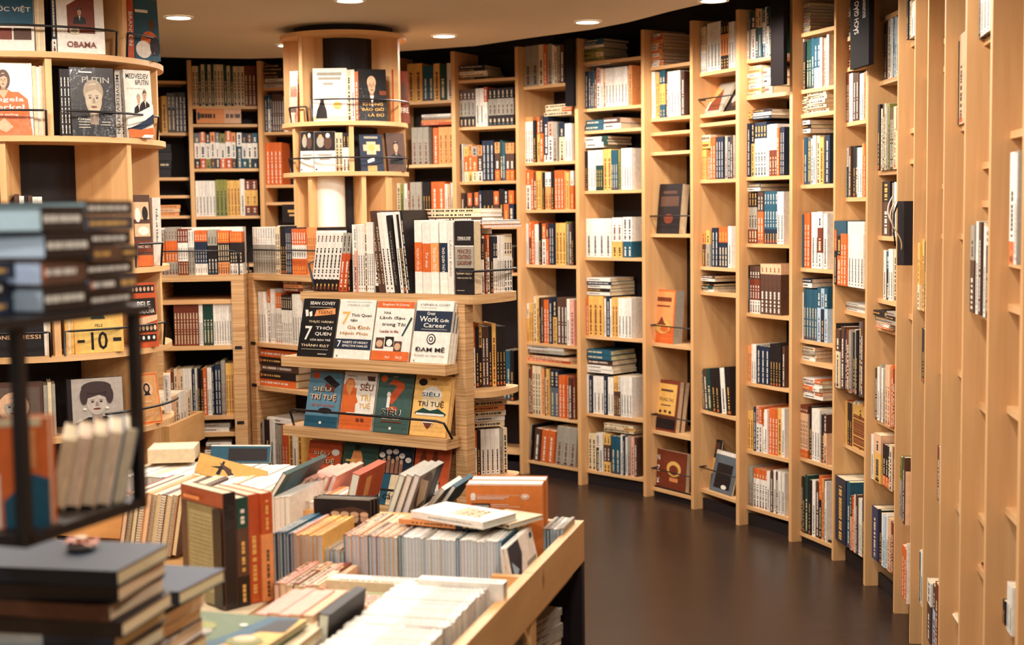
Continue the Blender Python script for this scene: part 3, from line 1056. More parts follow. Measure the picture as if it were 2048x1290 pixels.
# hanging signs on the bookcase posts
def hanging_sign(name, label, x0, x1, y0, y1, b, out, text=None):
    F, L = bay_frame(b)
    nn = F.to_3x3() @ Vector((0, 1, 0))
    Pq = F @ Vector((0, -out, 0))
    a = on_plane(x0, y1, Pq, nn)
    c = on_plane(x1, y1, Pq, nn)
    zt = on_plane((x0 + x1) / 2, y0, Pq, nn).z
    wd = (c - a).length
    Fm = frame((a.x, a.y, a.z), (c.x - a.x, c.y - a.y))
    o = empty(name, label, 'sign', Fm)
    mb = MB()
    h = zt - a.z
    mb.box(0, wd, 0, .02, 0, h, mat='sign')
    mb.build('board', parent=o)
    br = MB()
    br.box(wd * .3, wd * .7, .02, out + .01, h - .06, h - .045, mat='metal')
    br.build('bracket', parent=o)
    if text:
        for (s, u, v, ww, hh) in text:
            tm = MB()
            add_text(tm, s, T(u * wd, -.0012, v * h) @ RY(-90), ww * h, hh * wd, colr('W'))
            tm.build('lettering', parent=o)
    return o


hanging_sign('hanging_sign', 'plain black hanging sign seen edge-on between the tall bays', 1131, 1147, 78, 213, 7, .04)
hanging_sign('hanging_sign', 'narrow blank black sign hanging beside the plastic-wrapped book set', 1541, 1567, 2, 172, 11, .05)
hanging_sign('hanging_sign', 'black sign with white vertical lettering hanging from the shelves at upper right', 1700, 1737, -60, 140, 13, .05,
             [('SÁCH GIÁO DỤC', .36, .60, .50, .36), ('EDUCATION BOOKS', .76, .62, .26, .15)])

# hanging black bag and straps on the far right bays
F, L = bay_frame(15)
Pq, nq = bay_plane(15, -.01)
o = None
mb = MB()
a = on_plane(1804, 530, Pq, nq)
c = on_plane(1826, 530, Pq, nq)
zt = on_plane(1815, 402, Pq, nq).z
wd = .036
Fm = frame((a.x, a.y, a.z), (c.x - a.x, c.y - a.y))
o = empty('fabric_bag', 'black fabric bag hanging against a post on the right wall', 'bag', Fm)
h = zt - a.z
mb.prism([(0, .0), (wd * .5, -.02), (wd, 0), (wd, .03), (0, .03)], 0, h, mat='black')
mb.build('body', parent=o)
wire_rail([(wd * .3, -.015, h), (wd * .2, -.03, h * .8), (wd * .35, -.03, h * .5), (wd * .3, -.025, h * .3)], parent=o, r=.003, name='strap')
mb = MB()
g = []
for i in range(14):
    t_ = i / 13
    g.append((wd * (1.0 + .9 * math.sin(t_ * 2.6)), -.03 - .02 * math.sin(t_ * 5), h * (1.0 - .75 * t_)))
mb.tube(g, .0022, colr('C'), 'print', 6)
mb.tube([(p[0] * .7 + .03, p[1] - .01, p[2] + .02) for p in g[:9]], .0022, colr('W'), 'print', 6)
mb.build('cord', parent=o, smooth=True)


# ================================================================== round shelf towers
def arc(c, r, a0, a1, z, n=24):
    return [(c[0] + r * math.cos(a0 + (a1 - a0) * i / n), c[1] + r * math.sin(a0 + (a1 - a0) * i / n), z) for i in range(n + 1)]


def tower(label, c, R, core, levels, panels, th=.02, top=CEIL_Z, corename='core', name='round_shelf_tower', core_mat='black'):
    o = empty(name, label, 'shelf', T(c[0], c[1], 0))
    n = 64
    mb = MB()
    mb.prism([(core * math.cos(2 * math.pi * k / 40), core * math.sin(2 * math.pi * k / 40)) for k in range(40)], 0, top - .003, mat=core_mat)
    mb.build(corename, parent=o)
    for z in levels:
        mb = MB()
        mb.prism([(R * math.cos(2 * math.pi * k / n), R * math.sin(2 * math.pi * k / n)) for k in range(n)], z - th, z, mat='wood_h')
        mb.build('shelf', parent=o)
    for z0, z1, angs in panels:
        for a in angs:
            mb = MB()
            mb.box(core - .02, R - .012, -.011, .011, z0, z1, mat='wood_v', Mx=Matrix.Rotation(a, 4, 'Z'))
            mb.build('upright_panel', parent=o)
    return o


def ang_px(px, py, c, R):
    p = on_cyl(px, py, c, R)
    return math.atan2(p.y - c[1], p.x - c[0])


# ---- left tower
LC, LR = (-1.80, 5.33), .50
LZ = [2.06, 1.775, 1.31, 1.015, .73, .42, .1]
a_ = lambda x, y: ang_px(x, y, LC, LR - .012)
pan = [(2.06, CEIL_Z - .002, [a_(250, 60), a_(250, 60) + 1.2, a_(40, 60) - .9, a_(250, 60) + 2.5]),
       (1.775, 2.04, [a_(99, 200), a_(315, 200), a_(99, 200) - 1.0, a_(99, 200) - 2.2]),
       (1.31, 1.755, [a_(259, 330), a_(5, 330), a_(259, 330) + 1.0, a_(259, 330) + 2.2]),
       (1.015, 1.29, [a_(115, 650), a_(324, 620), a_(115, 650) - 1.1, a_(324, 620) + 1.2]),
       (.73, .995, [a_(270, 800), a_(115, 800) - 1.0, a_(270, 800) + 1.2]), (.42, .71, [a_(200, 900), a_(200, 900) + 1.5, a_(200, 900) - 1.5]), (.1, .4, [a_(100, 900), a_(300, 900), a_(0, 900) - 1])]
tow = tower('round pale wooden shelf tower of face-out biographies at the left edge', LC, LR, .24, LZ, pan)
for z, x0, x1, yy in ((2.06, -60, 234, 50), (1.775, -60, 92, 218), (1.775, 122, 318, 222), (1.31, 275, 326, 490), (1.015, -60, 100, 672), (1.015, 130, 332, 672), (2.06, 256, 318, 55)):
    A0, A1 = ang_px(x0, yy, LC, LR + .008), ang_px(x1, yy, LC, LR + .008)
    zr = z + .085
    pts = [(p[0] - LC[0], p[1] - LC[1], p[2]) for p in arc(LC, LR + .006, A0, A1, zr)]
    e0 = (pts[0][0] * .985, pts[0][1] * .985, z)
    e1 = (pts[-1][0] * .985, pts[-1][1] * .985, z)
    wire_rail([e0] + pts + [e1], parent=tow, r=.0042)


def tower_book(c, R, name, label, xl, xr, yt, z, cover, els, tilt=4, t=.02, setback=.03, **kw):
    ym = yt
    a = on_cyl(xl, ym, c, R - setback)
    b_ = on_cyl(xr, ym, c, R - setback)
    ax = Vector((b_.x - a.x, b_.y - a.y, 0)).normalized()
    vd = Vector((a.x + b_.x, a.y + b_.y, 0)).normalized()
    pv = Vector((vd.y, -vd.x, 0))
    ax = (pv * .55 + ax * .45).normalized()
    n0 = Vector((-ax.y, ax.x, 0))
    if ax.y < pv.y:
        a = on_plane(xl, ym, b_, n0)
    if ax.y >= pv.y:
        b_ = on_plane(xr, ym, a, n0)
    ax = Vector((b_.x - a.x, b_.y - a.y, 0))
    wd = ax.length
    mid = (a + b_) / 2
    nn = Vector((-ax.y, ax.x, 0)).normalized()
    h = on_plane((xl + xr) / 2, yt, mid, nn).z - z
    F = frame((a.x, a.y, z + .0008), ax)
    return face_book(name, label, wd, h / math.cos(R_(tilt)), t, cover, els, F @ RX(-tilt), **kw)


def tower_spines(c, R, xs, yt, z, toks, loc, setback=.04, d=.13, marks=True, title=None, noun='book'):
    """spines at pixel columns xs[0]..xs[1]"""
    a = on_cyl(xs[0], yt, c, R - setback)
    b_ = on_cyl(xs[1], yt, c, R - setback)
    ax = Vector((b_.x - a.x, b_.y - a.y, 0))
    vd = Vector((a.x + b_.x, a.y + b_.y, 0)).normalized()
    pv = Vector((vd.y, -vd.x, 0))
    ax = (pv * .75 + ax.normalized() * .25).normalized() * (ax.dot(pv))
    nn = Vector((-ax.y, ax.x, 0)).normalized()
    h = on_plane((xs[0] + xs[1]) / 2, yt, (a + b_) / 2, nn).z - z
    upright(frame((a.x, a.y, z + .0008), ax), 0, ax.length, 0, h, toks, loc, d=d, marks=marks, title=title, noun=noun)


SK = (.60, .36, .22)
tb = lambda *a, **k: tower_book(LC, LR, *a, **k)
ts = lambda *a, **k: tower_spines(LC, LR, *a, **k)
# top level
tb('book', 'blue and white book with red-orange title words on the tower top', -55, 64, -45, 2.06, 'W', [('r', 0, .38, 1, 1, 'T'), ('t', 'OBAMA', .55, .80, .8, .1, 'E'), ('t', 'NƯỚC VIỆT', .55, .58, .8, .1, 'W'), ('r', .05, .16, .32, .32, 'K'), ('r', .35, .16, .62, .32, 'R'), ('r', .65, .16, .95, .32, 'N')])
ts((66, 86), -42, 2.06, 'C*4', 'beside the blue cover on the tower top', marks=False)
ts((100, 109), -30, 2.06, 'B/W:.8', 'beside the white portrait cover')
tb('book', 'white book with striped flag and man in dark suit, tower top', 111, 206, -38, 2.06, 'W',
   [('r', .22, .28, .8, .98, 'R'), ('p', [(.22, .66), (.8, .9), (.8, .98), (.22, .78)], 'W'), ('p', [(.22, .84), (.6, .98), (.3, .98), (.22, .93)], 'W')] + portrait(.48, .58, .11, SK, 'K', 'K', tie='L') + [('e', .36, .31, .11, .05, 'C'), ('e', .36, .31, .07, .03, 'A'), ('t', 'OBAMA', .5, .12, .62, .085, 'R')])
ts((252, 265), -20, 2.06, 'E', 'on the tower top by its right end', title=('BRANSON', 'W', (.45, .5, .6)), marks=False)
tb('book', 'teal and orange plastic-wrapped book at the right end of the tower top', 266, 317, -24, 2.06, 'T', [('r', 0, .85, 1, 1, 'E'), ('e', .72, .5, .14, .08, 'N'), ('e', .6, .25, .35, .16, 'O'), ('e', .35, .15, .3, .12, 'W'), ('r', .1, .66, .6, .7, 'W'), ('e', .8, .2, .2, .14, 'K')], wrap=True)
# second level
wm = [('e', .3, .68, .0, .0, 'W')] + portrait(.42, .76, .22, SK, 'N', 'O', long=True) + [('p', [(0, 0), (.98, 0), (.9, .5), (.72, .6), (.15, .6), (0, .45)], 'O'), ('p', [(.3, .62), (.52, .62), (.42, .5)], SK), ('t', 'Angela', .45, .49, .75, .08, 'W'), ('t', 'Merkel', .45, .39, .75, .07, 'W'), ('t', 'nữ thủ tướng', .4, .285, .6, .035, 'W'), ('p', [(.2, .12), (.42, .24), (.6, .12), (.45, .04)], SK)]
tb('book', 'cream book with a short-haired woman in an orange jacket', -38, 62, 125, 1.775, 'W', wm, wrap=True)
ts((63, 92), 126, 1.775, 'C W C C', 'beside the orange-jacket cover', marks=False)
ts((118, 139), 134, 1.775, 'K! K! K!', 'left of the dark face cover on the tower')
dk = portrait(.52, .55, .5, (.42, .33, .22), (.30, .22, .14), 'D') + [('t', 'PUTIN', .58, .82, .62, .085, 'A'), ('t', 'Crimea', .28, .25, .28, .04, 'W'), ('r', .15, .2, .42, .215, 'A'), ('r', .15, .16, .4, .175, 'A'), ('r', .15, .12, .42, .135, 'A'), ('r', .68, .2, .88, .215, 'A'), ('r', .64, .16, .88, .175, 'A'), ('r', .2, .92, .5, .94, 'W')]
tb('book', 'black plastic-wrapped book with a large pale close-up face', 140, 228, 135, 1.775, 'K', dk, wrap=True, t=.022)
ts((229, 250), 139, 1.775, 'W*2', 'between the two tower covers', marks=False, title=('MEDVEDEV PUTIN', 'K', (.5, .86, .6)), setback=.07)
tb('book', 'white book with bold black title and two men over a flag', 250, 304, 140, 1.775, 'W',
   [('t', 'MEDVEDEV', .5, .91, .84, .075, 'K'), ('t', '&PUTIN', .66, .82, .5, .075, 'K'), ('t', 'BỘ ĐÔI QUYỀN LỰC', .45, .73, .72, .03, 'A')] + portrait(.5, .57, .15, SK, 'A', 'K', tie='W') + portrait(.72, .63, .15, SK, 'N', 'K', tie='W') +
   [('p', [(0, .28), (.9, .47), (1, .5), (1, .3), (0, .18)], 'W'), ('p', [(0, .12), (.6, .24), (1, .36), (1, .22), (.5, .12), (0, .14)], 'B'), ('p', [(.05, .0), (.98, .0), (.95, .16), (.5, .12), (.05, .13)], 'O'), ('p', [(.5, .0), (.9, .0), (.95, .05), (.6, .05)], 'W')], setback=.02)
# third level
ts((28, 84), 388, 1.31, 'N W K N W W', 'standing low behind the black book piles on the tower')
tb('book', 'brown and gold book with framed figures above the grey wire', 266, 303, 390, 1.31, 'N', [('r', .08, .66, .92, .9, 'S'), ('e', .3, .72, .16, .1, 'W'), ('e', .7, .74, .16, .1, 'K'), ('r', .08, .42, .92, .6, 'S'), ('e', .55, .5, .3, .06, 'W'), ('r', .02, .2, .98, .36, 'R'), ('t', 'KHÁC BIỆT', .5, .28, .8, .06, 'W'), ('r', .02, .0, .98, .16, 'O')], t=.02)
ts((304, 322), 386, 1.31, 'W', 'at the tower edge above the comic cover', marks=False, title=('Trần và Hiện', 'K', (.6, .5, .35)))
# fourth level
tb('book', 'black book with gold title script low on the tower', -42, 84, 622, 1.015, 'D', [('t', 'LIONEL', .35, .42, .38, .09, 'S'), ('t', 'MESSI', .78, .42, .36, .09, 'S'), ('e', .5, .8, .2, .15, 'N')])
ts((86, 100), 620, 1.015, 'W C', 'beside the black gold-lettered cover', marks=False)
tb('book', 'yellow book picturing the back of a football shirt numbered ten', 148, 246, 626, 1.015, 'Y', [('p', [(.1, .0), (.9, .0), (.95, .35), (1, .55), (.72, .84), (.5, .8), (.3, .84), (0, .55), (.1, .35)], (.72, .47, .13)), ('p', [(.36, .92), (.6, .94), (.64, .84), (.34, .84)], 'G'), ('t', 'PELE', .5, .68, .16, .07, 'K'), ('t', '10', .5, .3, .34, .45, 'D'), ('r', .05, .27, .2, .34, 'K'), ('r', .78, .27, .95, .36, 'K')], t=.02)
ts((128, 147), 630, 1.015, 'Y C Y', 'left of the yellow shirt cover', marks=False)
tb('book', 'red comic-style book crowded with small faces at the tower side', 262, 314, 566, 1.015, 'E',
   [('r', .05, .84, .95, .96, 'K')] + [('e', .12 + .15 * i, .9, .05, .035, SK) for i in range(6)] + [('r', .05, .5, .95, .76, 'K'), ('t', 'PELE', .5, .66, .5, .1, 'W'), ('t', 'MARADONA', .5, .56, .8, .07, 'W'), ('p', [(0, .3), (1, .42), (1, .5), (0, .44)], 'S'), ('r', .05, .24, .95, .36, 'K')] + [('e', .12 + .15 * i, .3, .055, .04, 'C' if i % 2 else SK) for i in range(6)] + [('r', .1, .1, .9, .2, 'K')] + [('e', .2 + .2 * i, .15, .05, .03, 'W') for i in range(4)], wrap=True)
# fifth level
gw = (.40, .33, .27)
tb('book', 'brown photograph book of a fair-haired woman, half behind the wire stand', -40, 84, 766, .73, 'N', [('r', .1, .05, .95, .9, (.12, .08, .06))] + portrait(.52, .55, .4, gw, 'S', 'W', long=True))
ts((86, 110), 764, .73, 'A C A', 'beside the brown portrait cover', marks=False)
mg = [('r', .08, .0, 1, 1, (.42, .36, .31))] + portrait(.52, .56, .48, (.50, .42, .36), (.05, .03, .03), 'D') + [('e', .52, .83, .27, .11, (.05, .03, .03)), ('e', .29, .68, .07, .15, (.05, .03, .03)), ('e', .75, .68, .07, .15, (.05, .03, .03)), ('e', .3, .45, .03, .02, 'W'), ('e', .7, .45, .03, .02, 'W'), ('t', 'Margaret', .52, .05, .6, .075, 'W')]
tb('book', 'sepia portrait book of a woman with curled dark hair', 134, 246, 757, .73, 'K', mg, t=.03)
tb('book', 'orange book with small framed woman leaning at the tower edge', 275, 323, 748, .73, 'o', [('r', .02, .02, .98, .98, 'O'), ('r', .06, .05, .94, .95, (.66, .33, .12)), ('e', .5, .68, .26, .14, 'S'), ('e', .5, .7, .14, .1, 'K'), ('e', .5, .7, .08, .06, SK), ('p', [(.36, .56), (.64, .56), (.56, .64), (.44, .64)], 'K'), ('t', 'NGƯỜI', .5, .2, .6, .08, 'S'), ('r', .35, .42, .65, .45, 'S')], tilt=12)
ts((326, 340), 746, .73, 'W', 'leaning at the lower tower edge', marks=False, title=('CHÍNH LÀ ƯỚC MƠ', 'K', (.6, .6, .4)))
A0, A1 = ang_px(262, 850, LC, LR + .02), ang_px(330, 850, LC, LR + .03)
wire_rail([(p[0] - LC[0], p[1] - LC[1], p[2]) for p in arc(LC, LR + .02, A0 - .2, A1 + .35, .80)], parent=tow, r=.0045)

# ---- round column display in the middle distance
CC, CRd = (-.80, 6.95), .305
CZ = [2.345, 1.925, 1.69, 1.27]
ac = lambda x, y: ang_px(x, y, CC, CRd - .012)
pan = [(1.925, 2.325, [ac(600, 90), ac(797, 90), ac(700, 90) + 3.0, ac(597, 90) - .9, ac(797, 90) + 1.0]), (1.69, 1.905, [ac(703, 280), ac(588, 280), ac(814, 280), ac(703, 280) + 3.1]),
       (1.27, 1.67, [ac(590, 380), ac(728, 380), ac(775, 380), ac(620, 380)])]
ctw = tower('round wooden shelf ring around the black pillar, middle distance', CC, CRd, .155, CZ, pan, top=2.33, corename='pillar')
mb = MB()
mb.prism([(.24 * math.cos(2 * math.pi * k / 48), .24 * math.sin(2 * math.pi * k / 48)) for k in range(48)], 2.347, CEIL_Z - .001, mat='black')
mb.build('top_collar', parent=ctw)
mb = MB()
pw = on_cyl(658, 380, CC, .2)
mb.prism([(pw.x - CC[0] + .075 * math.cos(2 * math.pi * k / 32), pw.y - CC[1] + .01 + .06 * math.sin(2 * math.pi * k / 32)) for k in range(32)], 1.271, 1.668, mat='white')
mb.build('white_post', parent=ctw)
for z, x0, x1, yy, dz in ((1.925, 578, 612, 195, .07), (1.925, 622, 818, 195, .10), (1.69, 578, 818, 312, .065)):
    A0, A1 = ang_px(x0, yy, CC, CRd + .006), ang_px(x1, yy, CC, CRd + .006)
    pts = [(p[0] - CC[0], p[1] - CC[1], p[2]) for p in arc(CC, CRd + .006, A0, A1, z + dz)]
    wire_rail([(pts[0][0] * .97, pts[0][1] * .97, z)] + pts + [(pts[-1][0] * .97, pts[-1][1] * .97, z)], parent=ctw, r=.004)
cb = lambda *a, **k: tower_book(CC, CRd, *a, **k)
cs = lambda *a, **k: tower_spines(CC, CRd, *a, **k)
cb('book', 'pink and cream plastic-wrapped cover on the left flank of the column', 576, 592, 142, 1.925, 'P', [('r', .1, .5, .9, .7, 'E'), ('r', .1, .2, .9, .3, 'N')], wrap=True)
cs((593, 609), 140, 1.925, 'o E o', 'on the left flank of the column')
cb('book', 'pale grey book with seated figure silhouette on the column', 624, 692, 136, 1.925, 'W', [('r', .12, .86, .85, .92, 'A'), ('r', .15, .78, .82, .83, 'A'), ('r', .3, .68, .6, .73, 'A'), ('r', .1, .45, .88, .46, 'A'), ('r', .0, .02, 1, .1, 'C'), ('p', [(.08, .05), (.42, .05), (.4, .2), (.32, .34), (.22, .36), (.12, .2)], 'K'), ('e', .27, .37, .06, .04, 'K'), ('e', .72, .3, .12, .075, 'Y')])
cs((693, 716), 136, 1.925, 'C W O', 'right of the pale grey column cover')
cb('book', 'black book with a fair-haired man and yellow title words', 716, 773, 138, 1.925, 'D', portrait(.48, .68, .34, SK, 'S', 'K', tie='W') + [('r', .74, .5, .98, .58, 'R'), ('t', 'KHÔNG', .5, .33, .7, .07, 'Y'), ('t', 'BAO GIỜ', .5, .23, .76, .07, 'Y'), ('t', 'LÀ ĐỦ', .6, .12, .55, .07, 'Y')], wrap=True)
cs((784, 800), 140, 1.925, 'E', 'on the right flank of the column')
cb('book', 'russet book with dark portrait on the right flank of the column', 799, 818, 142, 1.925, 'R', [('e', .5, .6, .3, .2, 'N'), ('t', 'FIRE', .5, .25, .8, .1, 'W')])
for i, (x0, x1) in enumerate(((599, 626), (627, 669))):
    cb('book', ['black and white photo-topped book, left copy on the lower column shelf', 'black and white photo-topped book, right copy on the lower column shelf'][i], x0, x1, 263, 1.69, 'W', [('r', 0, .52, 1, 1, 'K'), ('e', .3, .75, .18, .15, 'A'), ('e', .3, .88, .08, .05, 'o'), ('e', .65, .72, .2, .16, 'N'), ('e', .65, .9, .1, .06, 'W'), ('r', .15, .4, .85, .44, 'A'), ('r', .25, .3, .75, .34, 'A'), ('e', .1, .06, .05, .02, 'K')])
cs((670, 699), 264, 1.69, 'C C K/W K/W', 'in the middle of the lower column shelf')
cb('book', 'navy book with cream emblem leaning on the lower column shelf', 721, 767, 268, 1.69, 'B', [('p', [(.15, .55), (.3, .55), (.3, .45), (.7, .45), (.7, .55), (.88, .55), (.88, .72), (.7, .72), (.7, .8), (.3, .8), (.3, .72), (.15, .72)], 'S'), ('e', .5, .64, .14, .09, 'Y'), ('p', [(.3, .3), (.6, .38), (.62, .28), (.32, .22)], 'W'), ('r', .3, .0, .7, .15, 'o'), ('r', .2, .88, .8, .94, 'A')], tilt=12)
cb('book', 'brown portrait book at the right end of the lower column shelf', 776, 812, 266, 1.69, 'N', portrait(.5, .65, .3, SK, 'K', 'D'), tilt=8)


# ================================================================== gondola in the centre
def seg_frame(pa, pb, z):
    a, c = on_z(pa[0], pa[1], z), on_z(pb[0], pb[1], z)
    return frame((a.x, a.y, 0), (c.x - a.x, c.y - a.y)), (Vector((c.x - a.x, c.y - a.y, 0))).length


ZT = 1.217
GF, GW = seg_frame((607, 583), (929, 591), ZT)
GD, GB = .30, .055
gon = empty('display_gondola', 'plywood gondola with sloping tiers of face-out books and a rounded end', 'display shelf', GF)


def gchild(name, fn):
    mb = MB()
    fn(mb)
    return mb.build(name, parent=gon)


def endshape(x0, bulge, y0=0.0, y1=GD, ins=0.0):
    pts = [(x0, y0), (GW, y0)]
    for i in range(1, 16):
        t = math.pi * i / 16
        pts.append((GW - .0 + (bulge) * math.sin(t) ** .8, y0 + (y1 - y0) * (1 - math.cos(t)) / 2))
    pts += [(GW, y1), (x0, y1)]
    return pts


gchild('top_shelf', lambda m: m.prism([(-.005, -.012)] + endshape(-.005, GB)[1:], ZT - .03, ZT, mat='ply'))
gchild('front_panel', lambda m: m.box(0, GW, .03, .05, .06, ZT - .031, mat='ply'))
gchild('corner_post', lambda m: m.box(GW - .045, GW, .0, .0295, .06, ZT - .031, mat='ply'))
gchild('side_panel', lambda m: m.box(GW - .24, GW - .22, .051, GD, .06, ZT - .031, mat='ply'))
gchild('side_panel', lambda m: m.box(0, .02, .051, GD, .06, ZT - .031, mat='ply'))
gchild('back_panel', lambda m: m.box(.021, GW - .241, GD - .02, GD, .06, ZT - .031, mat='ply'))
gchild('plinth', lambda m: m.box(.03, GW - .03, .06, GD - .03, 0, .059, mat='black'))
EZ = [.885, .575, .30, .065]
for z in EZ:
    gchild('end_shelf', lambda m: m.prism(endshape(GW - .219, GB, .051), z - .02, z, mat='wood_h'))
Pl = GF @ Vector((0, -.085, 0))
nl = GF.to_3x3() @ Vector((0, 1, 0))
TZ = [on_plane(740, 722, Pl, nl).z, on_plane(740, 866, Pl, nl).z]
TZ.append(TZ[1] - (TZ[0] - TZ[1]) - .002)
TZ.append(TZ[2] - .24)
for z in TZ:
    gchild('tier_ledge', lambda m: m.box(-.04, GW - .025, -.085, .029, z - .036, z, mat='ply'))
for (xa, xb, z, dz) in ((.0, GW - .03, TZ[1], .062), (.0, GW - .03, TZ[2], .062)):
    wire_rail([(xa, -.07, z), (xa, -.09, z + dz * .9), (xa + .02, -.095, z + dz), (xb - .03, -.095, z + dz), (xb, -.09, z + dz * .9), (xb + .012, -.06, z)], parent=gon, r=.0042)
wire_rail([(GW - .02, .0, ZT + .08)] + [(GW + .005 + (GB - .01) * math.sin(math.pi * i / 12) ** .8, GD * (1 - math.cos(math.pi * i / 12)) / 2, ZT + .08) for i in range(1, 12)] + [(GW - .0, GD - .01, ZT + .08), (GW - .0, GD - .01, ZT)], parent=gon, r=.0042)
wire_rail([(.03, .03, ZT), (.01, .02, ZT + .1), (.03, .06, ZT + .115), (.05, .2, ZT + .115)], parent=gon, r=.0042)


def gx(px, py, yloc=-.03):
    P_ = GF @ Vector((0, yloc, 0))
    q = GF.inverted() @ on_plane(px, py, P_, nl)
    return q.x, q.z


def tier(name, label, xl, xr, yt, zi, cover, els, **kw):
    z = TZ[zi]
    yl = -.062
    x0, _ = gx(xl, yt + 60, yl)
    x1, _ = gx(xr, yt + 60, yl)
    _, zt = gx((xl + xr) / 2, yt, yl + .03)
    h = (zt - z) / math.cos(R_(14))
    F = GF @ T(x0, yl, z + .0008) @ RX(-14)
    return face_book(name, label, x1 - x0, h, .011, cover, els, F, **kw)


tier('book', 'black tiered book with orange torn-paper banner and white numeral seven', 592, 662, 598, 0, 'D', [
    ('t', 'SEAN COVEY', .55, .92, .72, .055, 'W'), ('r', .2, .845, .85, .855, 'A'), ('p', [(.08, .8), (.16, .8), (.2, .7), (.12, .68)], 'W'), ('p', [(.2, .76), (.28, .78), (.3, .7), (.24, .68)], 'W'),
    ('p', [(.36, .69), (.95, .74), (.93, .84), (.4, .8)], 'o'), ('t', 'TEENS', .66, .765, .42, .06, 'N'), ('t', 'THỰC HÀNH', .57, .6, .7, .055, 'C'), ('t', '7', .25, .4, .2, .24, 'W'), ('t', 'THÓI', .68, .5, .46, .065, 'W'),
    ('t', 'QUEN', .68, .39, .46, .065, 'W'), ('t', 'CỦA BẠN TRẺ', .62, .29, .58, .05, 'W'), ('t', 'THÀNH ĐẠT', .5, .19, .8, .065, 'C'), ('r', .12, .12, .88, .13, 'A'), ('r', .6, .04, .85, .06, 'A')], spine='T', copies=1)
tier('book', 'white tiered book with gold seven and dark blue band across its lower half', 665, 737, 600, 0, 'W', [
    ('r', .15, .95, .9, .958, 'A'), ('t', 'STEPHEN R. COVEY', .52, .9, .62, .035, 'A'), ('t', '7', .22, .68, .22, .22, 'Y'), ('t', 'Thói Quen', .64, .73, .56, .06, 'K'), ('t', 'tạo', .45, .64, .2, .05, 'K'), ('t', 'Gia Đình', .6, .53, .62, .065, (.45, .22, .05)), ('t', 'Hạnh Phúc', .5, .42, .78, .065, (.45, .22, .05)),
    ('r', 0, .16, 1, .33, 'B'), ('t', '7', .12, .245, .1, .11, 'W'), ('t', 'HABITS OF HIGHLY', .57, .275, .7, .04, 'W'), ('t', 'EFFECTIVE FAMILIES', .57, .215, .7, .035, 'W'), ('t', '4', .1, .04, .04, .03, 'K')], spine='B', copies=1)
tier('book', 'white tiered book with orange top and bottom bands and three small photos', 740, 815, 603, 0, 'W', [
    ('r', 0, .88, 1, 1, 'O'), ('t', 'Stephen R.Covey', .5, .935, .72, .045, 'W'), ('t', 'Nhà', .3, .8, .18, .045, 'K'), ('t', 'Lãnh đạo', .45, .71, .68, .065, 'K'), ('t', 'trong Tôi', .5, .6, .62, .07, 'K'), ('t', 'Leader in Me', .4, .49, .5, .05, (.3, .08, .05)),
    ('p', [(.74, .42), (.78, .42), (.98, .72), (.94, .74)], 'G'), ('r', .08, .2, .3, .38, 'N'), ('e', .19, .28, .09, .06, SK), ('r', .33, .24, .56, .4, 'K'), ('e', .45, .3, .08, .06, 'W'), ('r', .58, .16, .78, .33, 'N'), ('e', .68, .24, .08, .06, SK), ('r', 0, 0, 1, .16, 'O'), ('t', 'PACE', .75, .06, .16, .045, 'W'), ('t', 'First', .45, .06, .12, .04, 'W')], copies=1)
tier('book', 'white tiered book with navy block and a small bullseye mark', 819, 893, 602, 0, 'W', [
    ('t', 'STEPHEN R. COVEY', .5, .925, .8, .035, 'N'), ('r', .12, .875, .55, .882, 'A'), ('r', 0, .5, 1, .83, 'B'), ('t', 'Great', .42, .79, .22, .05, 'W'), ('t', 'Work', .38, .7, .52, .09, 'W'), ('t', 'Gr8t', .8, .68, .24, .05, 'W'), ('t', 'Career', .55, .6, .6, .07, 'W'), ('r', .2, .53, .9, .54, 'A'),
    ('e', .5, .38, .12, .085, 'K'), ('e', .5, .38, .095, .067, 'W'), ('e', .5, .38, .06, .042, 'K'), ('e', .5, .38, .035, .025, 'W'), ('t', 'ĐAM MÊ', .5, .22, .8, .085, 'K'), ('t', 'Bí quyết tạo thành công', .5, .12, .8, .04, 'A'), ('t', '4', .1, .03, .04, .03, 'K')], copies=2)
tier('book', 'blue tiered book with graduation cap over striped title banner', 606, 671, 744, 1, (.10, .22, .30), [
    ('r', 0, 0, 1, .2, 'T'), ('e', .2, .92, .12, .06, 'E'), ('p', [(.42, .87), (.6, .94), (.95, .78), (.8, .7)], 'K'), ('p', [(.5, .8), (.8, .72), (.8, .62), (.52, .72)], 'R'), ('t', 'SIÊU', .45, .68, .55, .09, 'K'), ('t', 'SIÊU', .43, .69, .55, .09, 'C'), ('t', 'TRÍ TUỆ', .52, .53, .8, .15, 'K'), ('t', 'TRÍ TUỆ', .5, .54, .8, .15, 'S'), ('t', 'VỀ KỸ NĂNG', .5, .4, .7, .06, 'E'), ('e', .6, .3, .2, .05, 'K'), ('e', .5, .08, .04, .025, 'W')], spine='T', copies=1)
tier('book', 'orange and white tiered book with head silhouette and light bulb', 675, 740, 746, 1, 'W', [
    ('r', 0, 0, 1, .3, 'O'), ('p', [(0, .3), (0, .78), (.2, .76), (.42, .72), (.42, .6), (.5, .48), (.43, .45), (.44, .3)], 'O'), ('e', .2, .78, .15, .11, 'O'), ('e', .2, .78, .12, .09, 'o'), ('p', [(.1, .7), (.3, .7), (.22, .58)], 'o'), ('t', 'SIÊU', .72, .76, .4, .15, 'R'), ('t', 'TRÍ', .72, .58, .34, .13, 'Y'), ('t', 'TUỆ', .72, .43, .34, .13, 'Y'), ('p', [(.7, .94), (.95, .94), (.95, .86), (.75, .86)], 'N'), ('r', .1, .92, .4, .94, 'A'), ('r', .2, .26, .95, .3, 'W'), ('e', .56, .18, .05, .03, 'R'), ('e', .7, .18, .05, .03, 'R')])
